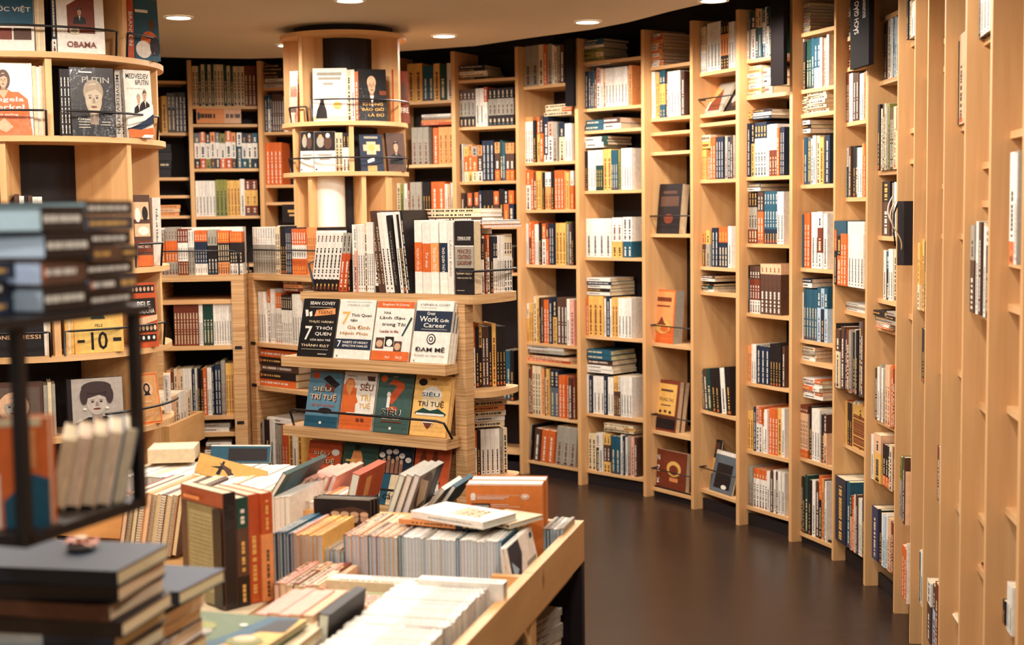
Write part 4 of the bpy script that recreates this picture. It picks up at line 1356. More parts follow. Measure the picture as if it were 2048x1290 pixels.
tier('book', 'dark green tiered book with big orange question mark', 744, 812, 748, 1, (.05, .10, .085), [
    ('e', .16, .9, .1, .06, 'O'), ('r', .42, .93, .56, .95, 'A'), ('t', '?', .55, .62, .5, .56, 'E'), ('e', .35, .64, .06, .045, 'W'), ('r', .31, .42, .4, .6, 'W'), ('t', 'SIÊU', .47, .36, .58, .13, 'W'), ('t', 'SIÊU', .46, .355, .56, .12, 'K'), ('t', 'MÀO HIỂM', .48, .25, .5, .05, 'C'), ('r', .2, .18, .8, .2, 'R'), ('e', .5, .08, .04, .025, 'W')])
tier('book', 'yellow-orange tiered book with title over a white egg in a shoe', 817, 889, 752, 1, (.85, .48, .14), [
    ('e', .22, .88, .12, .06, 'K'), ('r', .42, .93, .58, .95, 'N'), ('e', .5, .66, .28, .16, 'W'), ('p', [(.22, .66), (.78, .66), (.66, .4), (.34, .4)], 'C'), ('t', 'SIÊU', .47, .69, .5, .08, 'T'), ('t', 'TRÍ TUỆ', .5, .53, .72, .13, 'K'), ('p', [(.08, .38), (.3, .46), (.5, .42), (.72, .46), (.95, .38), (.9, .34), (.12, .34)], 'G'), ('r', .12, .34, .9, .375, 'W'), ('e', .48, .22, .15, .06, 'W'), ('p', [(.34, .22), (.62, .22), (.48, .12)], 'R')], spine='C', copies=1)
tier('book', 'orange tiered book with three-dimensional title and arch, lowest tier', 604, 668, 884, 2, 'E', [
    ('e', .85, .82, .12, .06, 'W'), ('t', 'SIÊU', .45, .78, .5, .08, 'K'), ('t', 'SIÊU', .43, .79, .5, .08, 'S'), ('t', 'TRÍ TUỆ', .5, .64, .72, .12, 'K'), ('t', 'TRÍ TUỆ', .48, .65, .72, .12, 'C'), ('e', .48, .3, .34, .22, 'R'), ('e', .48, .29, .3, .2, 'O'), ('t', 'ĐẶC BIỆT', .48, .3, .4, .07, 'S')])
tier('book', 'dark green tiered book with round orange badge and castle, lowest tier', 674, 741, 887, 2, (.03, .07, .05), [
    ('p', [(.22, .62), (.6, .62), (.58, .75), (.52, .86), (.3, .86), (.26, .75)], 'o'), ('e', .4, .92, .08, .05, 'K'), ('e', .42, .38, .36, .26, 'S'), ('e', .42, .38, .32, .23, 'O'), ('t', '7', .25, .6, .3, .2, 'Y'), ('t', 'cách', .42, .38, .54, .14, 'K')])
tier('book', 'navy tiered book with row of fingertips and speech bubbles, lowest tier', 746, 812, 890, 2, 'B', [
    ('r', .12, .0, .72, .5, 'C'), ('p', [(.15, 0), (.35, 0), (.42, .5), (.15, .5)], 'T'), ('t', 'cách', .5, .15, .5, .12, 'K')] + [('r', .12 + .13 * i, .52, .22 + .13 * i, .72 + .05 * (i % 2), (.33, .14, .08)) for i in range(5)] + [('e', .17 + .13 * i, .72 + .05 * (i % 2), .05, .04, SK) for i in range(5)] + [('e', .1 + .2 * i, .9 - .06 * abs(i - 1.6), .09, .045, 'W') for i in range(5)])
tier('book', 'orange tiered book with slanted white note and hands, lowest tier', 817, 886, 893, 2, 'E', [
    ('p', [(.12, .3), (.75, .36), (.86, .05), (.2, .0)], 'W'), ('p', [(.06, .62), (.68, .7), (.86, .0), (.1, .0)], 'W'), ('t', 'CÁCH ĐỂ', .56, .56, .4, .06, 'K', -6), ('t', 'HÌNH THÀNH', .55, .42, .5, .06, 'K', -6), ('t', 'NHÂN CÁCH', .58, .28, .48, .06, 'K', -6), ('p', [(.12, .66), (.2, .9), (.3, .9), (.34, .68)], 'R'), ('p', [(.5, .7), (.52, .9), (.62, .92), (.68, .72)], 'R')])

# books standing on top of the centre gondola
LOCG = 'on top of the centre gondola'


def gup(x0, x1, yt, toks, lean=0, y=.03, **kw):
    a, _ = gx(x0, 580, y)
    b_, _ = gx(x1, 580, y)
    _, zt = gx((x0 + x1) / 2, yt, y)
    upright(GF, a, b_, ZT + .0008, (zt - ZT) * (1 / math.cos(R_(abs(lean)))), toks, LOCG, lean=lean, y=y, **kw)


gup(622, 676, 462, 'W/W/K:.2*7', lean=10)
gup(677, 694, 462, 'A/E:.35*2', lean=8)
gup(696, 701, 452, 'K')
gup(706, 756, 444, 'W W/P W*3 C W W*2 W/K:.9', title=None)
gup(757, 772, 420, 'N!*2', lean=-7, title=('NGƯỜI GIÀU CÓ', 'C', (.45, .7, .5)), marks=False)
gup(773, 790, 420, 'W W', lean=-7)
gup(791, 800, 420, 'K!*1', lean=-7, title=('VƯƠNG QUỐC', 'A', (.45, .7, .5)), marks=False)
gup(801, 822, 420, 'W K W K!', lean=-6)
gup(830, 845, 436, 'W/O/W:.3', title=('TƯ DUY TỐI ƯU', 'W', (.47, .3, .45)), marks=False)
gup(845, 862, 436, 'W/O/W:.3', title=('Tư duy', 'W', (.47, .22, .35)), marks=False)
gup(863, 879, 436, 'W/o/W:.3', title=('Thói Quen Thứ 3', 'W', (.47, .34, .5)), marks=False)
gup(880, 896, 436, 'W/B/W:.3', title=('THÓI QUEN THỨ 8', 'W', (.47, .34, .5)), marks=False)
gup(897, 909, 440, 'W/W', title=('LÃNH ĐẠO', 'A', (.5, .5, .5)), marks=False)
a, _ = gx(911, 580, .03)
b_, _ = gx(949, 580, .03)
_, zt = gx(928, 442, .03)
face_book('book', 'thick three-banded book with grey middle and dark ends on centre gondola', b_ - a, zt - ZT, .05, 'K', [
    ('r', 0, .36, 1, .65, 'A'), ('r', 0, .65, 1, .665, 'W'), ('t', 'STEPHEN R.COVEY', .5, .76, .7, .05, 'W'), ('t', 'PRINCIPLE', .5, .585, .7, .06, 'R'), ('t', 'CENTERED', .5, .51, .7, .06, 'R'), ('t', 'LEADERSHIP', .5, .43, .75, .06, 'R'), ('t', 'LÃNH ĐẠO', .5, .29, .8, .06, 'C'), ('t', 'THEO NGUYÊN TẮC', .5, .23, .8, .03, 'C'), ('r', .1, .05, .5, .06, 'A')], GF @ T(a, .03, ZT + .0008))
# back row, a white book with a blue arc, and books lying across the tops
a, _ = gx(652, 580, .24)
face_book('book', 'white book with pale blue arc behind the leaning white booklets', .17, .215, .02, 'W', [('p', [(.3, .82), (.5, .9), (.8, .97), (.8, .94), (.52, .87), (.34, .79)], 'L'), ('r', .1, .93, .3, .94, 'A')], GF @ T(a, .19, ZT + .0008))
a, _ = gx(795, 580, .22)
face_book('book', 'black and orange plastic-wrapped book glimpsed between leaning spines and white spines', .12, .25, .02, 'K', [('p', [(.1, .7), (.4, .9), (.6, .75), (.8, .85), (.7, .5), (.4, .55), (.2, .4)], 'O'), ('r', .0, .9, 1, .93, 'N'), ('p', [(.2, .0), (.8, .1), (.6, .3)], 'W')], GF @ T(a, .2, ZT + .0008), wrap=True)
upright(GF, .34, .62, ZT + .0008, .235, 'W C*2 W*3 A W W C W', 'in the back row of the centre gondola', y=.17, d=.12, vis=.15)
zz = ZT + .245
stack(GF @ T(.42, .17, 0), 0, .23, zz, zz + .045, 'N C C', 'of the flat pile crossing the gondola top', d=.17, rot=6, pages='W')
stack(GF @ T(.58, .10, 0), 0, .15, ZT + .222, ZT + .25, 'o W', 'of the small flat pile over white spines', d=.2, rot=-10, pages='W')
EF = GF @ T(GW - .14, .055, 0) @ RZ(52)
ET = GF @ T(GW + .014, .035, 0) @ RZ(86)
upright(ET, 0, .225, ZT + .0008, .20, 'W W/C N/W K/W W/O:.4 R O/W K B/W*2 W*4 C/W*3', 'on the rounded top end of the gondola', y=0, d=.1)
upright(EF, 0, .24, EZ[0] + .0008, .225, 'A*2 W*3 C*2 A O/W K Y/K N*2 K Y K*3', 'on the upper rounded end shelf', y=0, d=.11)
upright(EF, 0, .24, EZ[1] + .0008, .165, 'K N O B/W W A W*2 O/W K W*4 A C', 'on the lower rounded end shelf', y=0, d=.11)
stack(EF, 0, .12, EZ[1] + .169, EZ[1] + .215, 'W C T', 'of the pile on the lower rounded end shelf', d=.11, rot=-4)
stack(EF, .12, .24, EZ[1] + .169, EZ[1] + .28, 'C W C o C W', 'of the taller pile on the lower rounded end shelf', d=.11, rot=2)
upright(EF, 0, .24, EZ[2] + .0008, .2, 'K N O B/W W A W*2 O/W K W*4', 'on the third rounded end shelf', y=0, d=.11, vis=.05)


# ================================================================== the two far gondolas and the small bin
def far_gondola(pa, pb, label, short, rows, dep=.46, posts=(.075, .075)):
    F, Wd = seg_frame(pa, pb, 1.21)
    o = empty('display_gondola', label, 'display shelf', F)
    nn = F.to_3x3() @ Vector((0, 1, 0))

    def ch(name, *bx, mat='ply'):
        mb = MB()
        mb.box(*bx, mat=mat)
        return mb.build(name, parent=o)

    ch('top_board', 0, Wd, 0, dep, 1.18, 1.21)
    ch('corner_post', 0, posts[0], 0, dep, .06, 1.179)
    ch('corner_post', Wd - posts[1], Wd, 0, dep, .06, 1.179)
    ch('back_panel', posts[0], Wd - posts[1], dep - .05, dep, .06, 1.179, mat='black')
    ch('plinth', .02, Wd - .02, .03, dep - .02, 0, .059, mat='black')
    Pq = F @ Vector((0, .01, 0))
    Fi = F.inverted()
    for k, (yb, spec) in enumerate(rows):
        z = 1.21 if yb is None else on_plane((pa[0] + pb[0]) / 2, yb, Pq, nn).z
        if yb is not None:
            ch('shelf', posts[0] + .001, Wd - posts[1] - .001, .01, dep - .051, z - .02, z, mat='wood_h')
        nst = 0
        for s in [x.strip() for x in spec.split('|') if x.strip()]:
            st = s.startswith('S ')
            s = s[2:] if st else s
            hd, tk = s.split(' ', 1)
            xx, yy = hd.split('@')
            x0, x1 = [float(v) for v in xx.split('-')]
            yt = float(yy.split('-')[0])
            u0 = (Fi @ on_plane(x0, yt, Pq, nn)).x
            u1 = (Fi @ on_plane(x1, yt, Pq, nn)).x
            if yb is not None:
                u0, u1 = max(u0, posts[0] + .003), min(u1, Wd - posts[1] - .003)
            zt = on_plane((x0 + x1) / 2, yt, Pq, nn).z
            lc = f"{'on the top' if yb is None else 'on the ' + ['top', 'first', 'second', 'third', 'fourth', 'fifth'][k] + ' shelf'} of {short}"
            if st:
                zb = on_plane((x0 + x1) / 2, float(yy.split('-')[1]), Pq, nn).z
                stack(F, u0, u1, z if abs(zb - z) < .03 else zb, zt, tk, lc.replace('on ', f'of {ordn(nst + 1)} pile on ', 1), y=.02, d=.2)
                nst += 1
            else:
                upright(F, u0, u1, z + .0008, zt - z, tk, lc, y=.02, d=.16)
    for i in range(4):
        pass
    return F, Wd, o


F1, W1, g1 = far_gondola((300, 552), (487, 548.8), 'plywood gondola behind the left tower, books along its top', 'far gondola by tower', [
    (None, '304-328@457 A/O/A*3 | 329-353@455 A/O/A*4 | 354-374@457 R/W/R:.3*4 | 375-387@457 W/A*2 | 388-413@457 O/B/W:.25*5 | 414-433@457 A/K:.35*3 | 434-457@457 O/K/o*5 | 458-482@458 O/K/W:.25*5'),
    (600, ''), (692, '346-395@602 R*8 | 396-404@602 W*2 | 405-424@600 G*3 | 425-463@600 W*6 W'),
    (832, '332-346@742 o R | 347-382@738 C S C W*3 | 384-398@736 B W K | 399-412@734 K O | 413-426@730 W*2 B | 428-440@722 B*2 | 441-449@722 A*2 | 450-467@722 Y*3'),
    (866, 'S 400-460@848-864 W A'), (908, 'S 410-462@886-906 W K W')], posts=(.05, .06))
upright(F1, .02, W1 - .02, 1.2108, .235, 'W*28', 'in the back row of the far gondola top', y=.24, d=.17, vis=.1)
F2, W2, g2 = far_gondola((496, 546.5), (650, 552), 'plywood gondola beyond the centre gondola, orange and black boxes inside', 'second far gondola', [
    (None, '500-545@450 W/A*9 | 546-554@452 C*2 | 555-567@452 K*3 | 568-579@452 B*3 | 580-608@452 O/W/O:.35*6 | 609-630@452 o*5 | 631-648@453 K*4'),
    (690, '513-528@578 W*3 | 529-534@572 O/W:.25*1 | 535-545@576 W*3 | 546-558@580 O/W:.3*3 | 559-580@590 K/W:.3*5 | 581-600@584 W*4 | S 560-600@562-584 R o R'),
    (778, 'S 512-588@702-775 O K N K O'), (945, '514-524@840 B A | 525-545@838 K W | 546-560@848 A*3 | 561-572@850 E*2 | 573-600@850 Y W Y | S 530-580@838-848 W')], posts=(.04, .05), dep=.29)
upright(F2, .02, W2 - .02, 1.2108, .23, 'W*14 C*4 W*6', 'in the back row of the second far gondola', y=.17, d=.10, vis=.1)
for (F, Wd, o, side, ys) in ((F1, W1, g1, 1, (695, 845, 922)), (F2, W2, g2, 0, (685, 768, 900))):
    Pq = F @ Vector((0, -.001, 0))
    nn = F.to_3x3() @ Vector((0, 1, 0))
    for yy in ys:
        z = on_plane(490, yy, Pq, nn).z
        mb = MB()
        x0 = Wd - .05 if side else .008
        mb.box(x0, x0 + .034, -.002, .004, z - .008, z + .008, mat='black')
        mb.build('slot', parent=o)
for F, x0, x1, o in ((F1, 0, W1 - .02, g1), (F2, .005, W2, g2)):
    wire_rail([(x0, -.0, 1.21), (x0, -.005, 1.31), (x0 + .03, -.008, 1.325), (x1 - .03, -.008, 1.325), (x1, -.005, 1.31), (x1, 0, 1.21)], parent=o, r=.004)
a = on_y(565, 445, 7.15)
face_book('book', 'small dark book with yellow lettering on the far gondola top', .10, .09, .02, 'K', [('r', .28, .55, .72, .7, 'Y'), ('r', .35, .35, .66, .45, 'S')], frame((a.x, a.y, a.z), (1, -.05)))

BF, BW = seg_frame((338, 853), (408, 822), .57)
bn = empty('book_bin', 'small golden wooden bin of upright books beside the left tower', 'bin', BF)
for nm, bx in (('front_board', (0, BW, 0, .018, .44, .57)), ('side_board', (0, .016, .019, .3, .44, .57)), ('side_board', (BW - .016, BW, .019, .3, .44, .57)), ('back_board', (.017, BW - .017, .282, .3, .44, .57)), ('bottom', (.017, BW - .017, .019, .281, .44, .455))):
    mb = MB()
    mb.box(*bx, mat='honey')
    mb.build(nm, parent=bn)
mb = MB()
mb.box(.03, BW - .03, .03, .27, 0, .439, mat='black')
mb.build('cabinet', parent=bn)
upright(BF, .02, BW - .02, .456, .23, 'C W C*2 W S C W*3 C', 'in the small golden bin', y=.06, d=.15)

# ================================================================== the big display table in front
C1 = on_z(1168, 1041, .75)
C2 = on_z(934, 1287, .75)
e2 = Vector((C1.x - C2.x, C1.y - C2.y, 0)).normalized()
e1 = Vector((e2.y, -e2.x, 0))
TF = frame((C1.x, C1.y, 0), e1)
tab = empty('display_table', 'honey-coloured wooden display table with raised rail, filled with books', 'table', TF)


def tch(name, x0, x1, y0, y1, z0, z1, mat='honey'):
    mb = MB()
    mb.box(x0, x1, y0, y1, z0, z1, mat=mat)
    return mb.build(name, parent=tab)


LN = .505
TZ0 = .64
tch('side_rail', -.022, 0, -LN, 0, .652, .75)
tch('side_rail', -.022, 0, -2.1, -LN - .003, .652, .75)
tch('back_rail', -1.9, -.023, -.022, 0, .652, .75)
tch('divider', -.09, -.023, -LN - .01, -LN + .01, TZ0, .742)
tch('tray', -1.9, -.023, -2.1, -.023, TZ0 - .02, TZ0)
tch('corner_post', -.03, -.0, -.03, -.0, 0, .651, 'black')
tch('corner_post', -.022, -.002, -LN - .02, -LN + .02, 0, .651, 'honey')
tch('cabinet_back', -.75, -.73, -2.1, -.031, .05, TZ0 - .021, 'black')
tch('cabinet_end', -.729, -.031, -.022, -.004, .05, TZ0 - .021, 'black')
tch('lower_shelf', -.729, -.01, -2.1, -.032, .36, .38, 'black')
tch('bottom_board', -.729, -.01, -2.1, -.032, .05, .07, 'black')
LS = TF @ T(-.02, -.5, 0) @ RZ(90)
stack(LS, .10, .27, .381, .60, 'A*3 W A*4 W A*4', 'of the grey pile under the table', d=.2, y=.02, rot=-14)
stack(LS, .29, .44, .381, .54, 'A K A R O', 'of the orange-topped pile under the table', d=.2, y=.03, rot=10)


def file_row(pa, pb, z, toks, length, loc, d=.16, noun='booklet', pages='L', lean=0, marks=True, vis=.5):
    a, c = on_z(*pa, z), on_z(*pb, z)
    F = frame((a.x, a.y, 0), e1)
    Wd = (Vector((c.x - a.x, c.y - a.y, 0))).dot(e1)
    L = spread(toks)
    x = 0
    d = min(d, z - TZ0 - .012)
    for i, t in enumerate(L):
        wd = Wd / len(L)
        A = F @ T(x, random.uniform(-.004, .004), z + random.uniform(-.003, .002))
        if lean:
            A = A @ T(0, 0, -d) @ RY(lean) @ T(0, 0, d)
        A = A @ SPUP
        add_book(A, wd * .93, d, length * random.uniform(.97, 1.0), t, loc, nxt(loc), noun=noun, vis=vis, pages=pages, marks=marks)
        x += wd
    return F


file_row((545, 1065), (645, 1070), .80, 'T*6 P Y*8', .20, 'in the blue and yellow filed row', d=.17)
file_row((643, 1098), (688, 1100), .765, 'A C A A C A', .12, 'in the short grey filed row', d=.15)
file_row((686, 1069), (786, 1073), .80, 'S/R S N/S S N/S S C/N S S/R S N/C S', .22, 'in the long white filed row', d=.17)
file_row((788, 1073), (1000, 1087), .80, 'K/C W/N C/N W*6 W/A K/W W*8 W/T W*7 T/W W*4 W/T', .22, 'in the long white filed row', d=.17)
# leaning end booklets with a navy picture
a = on_z(1004, 1092, .80)
for i in range(3):
    A = frame((a.x, a.y, .795), e1) @ T(.008 + .013 * i, 0, -.17) @ RY(-4 - i * 4) @ T(0, 0, .17) @ SPUP
    add_book(A, .009, .17, .22, 'W', ['first white booklet leaning at the end of the long row', 'second white booklet leaning at the end of the long row', 'white booklet with navy picture leaning against the table rail side'][i], None, noun='booklet', pages='W', vis=1,
             sideart=[('p', [(0, .05), (.75, .0), (.6, .25), (.2, .5), (0, .45)], 'B'), ('p', [(.2, .1), (.45, .1), (.35, .3)], 'L'), ('r', .05, .85, .12, .95, 'T'), ('r', .35, .6, .4, .95, 'A'), ('r', .5, .55, .54, .95, 'A'), ('r', .65, .5, .68, .9, 'A')] if i == 2 else None)
# thick orange folder-sized book
o_ = on_y(932, 968, 3.24)
OF = frame((o_.x, o_.y, TZ0 + .001), e1 * .6 + Vector((.4, 0.05, 0)))
face_book('book', 'tall orange book with white publisher lines standing at the table corner', .178, o_.z - TZ0, .05, (.62, .18, .035), [
    ('r', 0, .985, 1, 1, 'W'), ('e', .09, .87, .035, .035, 'W'), ('r', .06, .83, .12, .86, 'W'), ('t', 'CÔNG TY CỔ PHẦN DỊCH VỤ PHÁT HÀNH GIÁO DỤC', .42, .885, .56, .014, 'W'), ('r', .14, .862, .56, .868, 'W'), ('r', .14, .845, .5, .851, 'W'),
    ('e', .77, .87, .055, .028, 'W'), ('e', .77, .87, .045, .02, 'O'), ('e', .77, .872, .035, .012, 'W'), ('r', .07, .745, .31, .80, 'K'), ('t', 'SINFONIA', .21, .772, .18, .026, 'W'), ('r', .08, .752, .115, .793, 'E'), ('r', .33, .785, .56, .79, 'W'), ('r', .33, .765, .7, .769, 'W')], OF, spine_right=True, copies=1, pages='W')
# two books lying on the long row
A = on_z(797, 1047, .806)
B_ = on_z(956, 1062, .806)
F = frame((A.x, A.y, .806), (B_.x - A.x, B_.y - A.y))
LAY2 = Matrix(((0, 0, -1, 0), (0, 1, 0, 0), (1, 0, 0, 0), (0, 0, 0, 1)))
wd = math.hypot(B_.x - A.x, B_.y - A.y)
add_book(F @ T(wd, 0, 0) @ LAY2, .011, .14, wd, 'o/B:.72', 'orange and blue booklet lying beneath the white book on the long row', None, noun='booklet', marks=True, pages='W')
A = on_z(822, 1034, .82)
B_ = on_z(966, 1058, .82)
F = frame((A.x, A.y, .8185), (B_.x - A.x, B_.y - A.y))
wd = math.hypot(B_.x - A.x, B_.y - A.y)
add_book(F @ T(wd, 0, 0) @ LAY2, .016, .12, wd, 'W', 'white book with small coloured pictures lying flat on the long filed row', None, noun='book', vis=4, pages='W', marks=False, title=('PHƯƠNG PHÁP HỌC NHANH BẰNG HÌNH ẢNH', 'K', (.45, .6, .35)),
         sideart=[('r', .2, .2, .8, .6, 'C')] + [('e', .3 + .1 * (i % 5), .25 + .08 * (i // 5), .035, .02, 'OYNRK'[(i * 3) % 5]) for i in range(20)] + [('r', .1, .1, .2, .14, 'K')])
add_book(F @ T(wd * .55, .08, -.0125) @ T(wd * .5, 0, 0) @ LAY2, .011, .12, wd * .5, 'C', 'cream booklet just showing under the flat white book', None, noun='booklet', pages='W')
# face-on and leaning things behind the rows
a = on_z(628, 1030, .79)
face_book('book', 'dark book with a row of laughing yellow faces in the table', .142, .192, .012, 'K', [('p', [(.1, .55), (.95, .55), (.95, .85), (.7, .9), (.35, .86), (.2, .75)], 'N')] + [('e', .38 + .17 * i, .76, .07, .06, SK) for i in range(4)] + [('e', .38 + .17 * i, .81, .075, .03, 'S') for i in range(4)] + [('r', 0, .99, 1, 1, 'W')],
          frame((a.x, a.y, TZ0 + .001), e1), copies=2)
PRT = [('e', .5, .6, .4, .2, 'K'), ('p', [(0, .1), (.8, .2), (.5, .5), (0, .6)], 'T'), ('e', .6, .7, .2, .08, 'S')]


def leaner(px, py, z, ang, t, d, L, tok, label, noun='magazine', els=None, turn=0, base=.0):
    a = on_z(px, py, z)
    A = frame((a.x, a.y, z - base), e1) @ RZ(turn) @ RY(ang) @ T(0, 0, d) @ SPUP
    add_book(A, t, d, L, tok, label, None, noun=noun, sideart=els, pages='W', vis=2, marks=False)


leaner(512, 1035, .745, 33, .012, .14, .26, 'G', 'glossy dark magazine leaning over the blue filed row', els=PRT, turn=0)
for i in range(5):
    leaner(582 + 15 * i, 1022 - 2 * i, .725, 22, .012, .095, .2, 'P', f'pink booklet, {ordn(i + 1)} in the leaning group behind the yellow row', 'booklet')
leaner(690, 1012, .745, 14, .022, .09, .2, 'E', 'orange book leaning behind the laughing-faces book', 'book', els=[('r', .2, .3, .8, .5, 'o')])
for i in range(3):
    leaner(772 + 15 * i, 1028, .74, 20, .016, .11, .2, 'A', ['grey booklet', 'second grey booklet', 'grey booklet with brown animal cover'][i] + ' leaning above the brown-topped row', 'magazine', els=[('e', .5, .4, .45, .3, 'N'), ('p', [(.1, .1), (.9, .3), (.8, .6), (.3, .5)], 'C'), ('r', 0, .7, 1, 1, 'K')] if i == 2 else None)
file_row((1086, 1056), (1120, 1064), .765, 'A K A W A*2', .13, 'in the grey filed row at the table corner', d=.17)
leaner(876, 1012, .74, 35, .012, .07, .16, 'T', 'teal booklet leaning behind the tall orange book', 'booklet')
leaner(850, 1014, .74, 40, .012, .07, .16, 'W', 'white booklet leaning behind the tall orange book', 'booklet')
# notebooks at the left
file_row((232, 982), (345, 988), .81, 'R C N C o S C N C S N', .25, 'in the leaning notebook row', d=.2, noun='notebook', pages='C', lean=10, marks=False)
file_row((348, 985), (560, 1004), .80, 'W*7 C W*8 C W*6', .26, 'in the white-topped row behind the wrapped bundle', d=.17, pages='W', marks=False)
file_row((232, 950), (560, 962), .79, 'C W*3 C W*4 C*2 W*10', .24, 'in the rearmost white-topped row', d=.17, pages='W', marks=False)
file_row((570, 1000), (700, 985), .77, 'C o W C*2 W o C W C', .2, 'in the mixed row behind the faces book', d=.15, pages='W', marks=False)
a = on_y(295, 908, 3.95)
A = frame((a.x, a.y, .80), (1, -.12)) @ RZ(12)
face_book('box', 'cream cardboard box lid lying on the rear rows of the table', .13, .04, .12, 'C', [('r', .02, .94, .98, .99, 'W')], A, cat='box')
a = on_y(388, 945, 3.75)
face_book('book', 'yellow book with bamboo leaf print leaning across the white rows', .19, .055, .012, 'Y', [('p', [(.3, .2), (.35, .9), (.38, .9), (.36, .2)], 'K'), ('p', [(.2, .5), (.4, .7), (.6, .3), (.4, .5)], 'K'), ('p', [(.3, .8), (.5, .6), (.55, .1), (.4, .5)], 'N')], frame((a.x, a.y, .81), (1, -.1)) @ RY(15) @ RX(-20))
a = on_y(420, 930, 3.9)
face_book('book', 'navy-edged book lying open-faced behind the bamboo print book', .17, .05, .02, 'T', [('r', .3, .1, .95, .8, 'K'), ('r', .0, .92, 1, 1, 'W')], frame((a.x, a.y, .81), (1, -.1)) @ RX(-20))

# front rows
SPX = Matrix(((0, 0, -1, 0), (1, 0, 0, 0), (0, -1, 0, 0), (0, 0, 0, 1)))


def cross_row(pfl, length, run, z, toks, loc, d=.17, noun='booklet', pages='C', marks=True):
    """books filed one behind another, spines up and running across; first token nearest the camera"""
    a = on_z(*pfl, z)
    F = frame((a.x, a.y, 0), e1)
    L = spread(toks)
    wd = run / len(L)
    d = min(d, z - TZ0 - .012)
    for i, t in enumerate(L):
        A = F @ T(length + random.uniform(-.004, .004), i * wd, z + random.uniform(-.0012, .0006)) @ SPX
        add_book(A, wd * .985, d, length * random.uniform(.98, 1), t, loc, nxt(loc), noun=noun, vis=.6, pages=pages, marks=marks)


file_row((545, 1166), (655, 1170), .74, 'S/R P C S/R C P R/C S', .19, 'in the pinkish front row', d=.13, pages='C')
cross_row((652, 1160), .18, .055, .75, 'C W W', 'in the pale cross row', noun='booklet')
cross_row((625, 1205), .19, .10, .745, 'g/S S/R P C/g', 'in the pink and olive cross row')
a = on_z(650, 1290, .80)
F3L = math.hypot(*(on_z(818, 1163, .775) - on_z(640, 1288, .775)).to_2d())
fl_ = on_z(640, 1288, .775)
st_ = Vector((fl_.x, fl_.y, 0)) - e2 * .25
pp = proj((st_.x, st_.y, .775))
cross_row(pp, .18, F3L + .25, .775, 'W*16 W/K:.9 W*12 W/A:.6 W*22', 'in the big white cross row by the rail', pages='C')
cross_row((832, 1158), .175, .03, .785, 'W', 'behind the big white cross row')
file_row((512, 1224), (622, 1234), .80, 'P*4 S', .17, 'in the pink-spined group near the green magazine', d=.16, pages='C', marks=False, vis=2, noun='book')
leaner(624, 1236, .80, 6, .02, .12, .18, 'K', 'dark-covered book at the end of the pink-spined group', 'book', base=.11)
a = on_z(600, 1310, .74)
stack(frame((a.x, a.y, 0), e1), 0, .1, .70, .755, 'L W A', 'of the pale pile beside the green magazine', d=.2)
A = on_z(262, 1272, .805)
G2_ = frame((A.x, A.y, .802), e1) @ T(.0, -.05, 0) @ RZ(-2)
face_book('magazine', 'green magazine with yellow faces lying flat at the table front', .24, .22, .012, (.10, .14, .06), [
    ('p', [(.55, 0), (1, 0), (1, 1), (.95, 1), (.75, .55)], 'Y'), ('p', [(.45, 0), (.6, 0), (.8, .6), (.95, 1), (.7, 1), (.62, .5)], 'T'), ('p', [(.75, .6), (.98, .62), (.95, .95), (.8, .9)], 'K'), ('e', .3, .6, .15, .15, 'g'), ('e', .38, .5, .1, .08, 'A'), ('e', .62, .72, .03, .03, 'W'), ('e', .8, .35, .13, .12, 'g'), ('e', .78, .4, .08, .08, 'S')], G2_ @ SPUP, cat='magazine')
a = on_z(352, 1290, .78)
stack(frame((a.x, a.y, 0), e1), .02, .22, TZ0 + .001, .785, 'W C W C N C W C', 'of the pile under the green magazine', d=.18, y=-.02)

# shrink-wrapped bundle of four standing books
cz = .70
cp = on_z(452, 1222, cz)
ang = R_(44)
ax = Vector((math.cos(ang), math.sin(ang), 0))
f2 = Vector((math.sin(ang), -math.cos(ang), 0))
hb = .24
BFm = frame((cp.x - f2.x * .16, cp.y - f2.y * .16, cz), f2)
face_book('hardcover_book', 'first book of the standing wrapped bundle, olive text panel on its cover', .16, hb, .03, 'N', [
    ('r', .0, .87, 1, 1, (.36, .08, .03)), ('r', .15, .02, .80, .86, (.26, .22, .10)), ('r', .2, .12, .76, .8, (.38, .34, .18))] + [('r', .22, .76 - .035 * i, .74, .765 - .035 * i, (.18, .15, .07)) for i in range(18)] + [('r', .2, .03, .4, .05, 'C'), ('r', .12, .9, .5, .93, 'o'), ('r', .8, .02, 1, .86, 'K')], BFm, spine='K', spine_right=True, wrap=True, spine_txt=None)
BU = frame((cp.x, cp.y, cz), ax)
upright(BU, .032, .118, 0, hb, 'G/N/K! E! E/o!', 'in the standing wrapped bundle', d=.16, noun='hardcover', pages='C', gap=.02)
mb = MB()
mb.box(-.0, .3, -.0, .2, TZ0 + .001, cz - .0005, colr('C'), 'paper')
Fp = frame((cp.x - .16 * f2.x - .02, cp.y - .16 * f2.y - .02, 0), e1)
a = on_z(350, 1215, cz)
stack(frame((cp.x - .17, cp.y - .03, 0), e1), 0, .22, TZ0 + .001, cz - .001, 'C W S C', 'of the low pile beneath the wrapped bundle', d=.24)

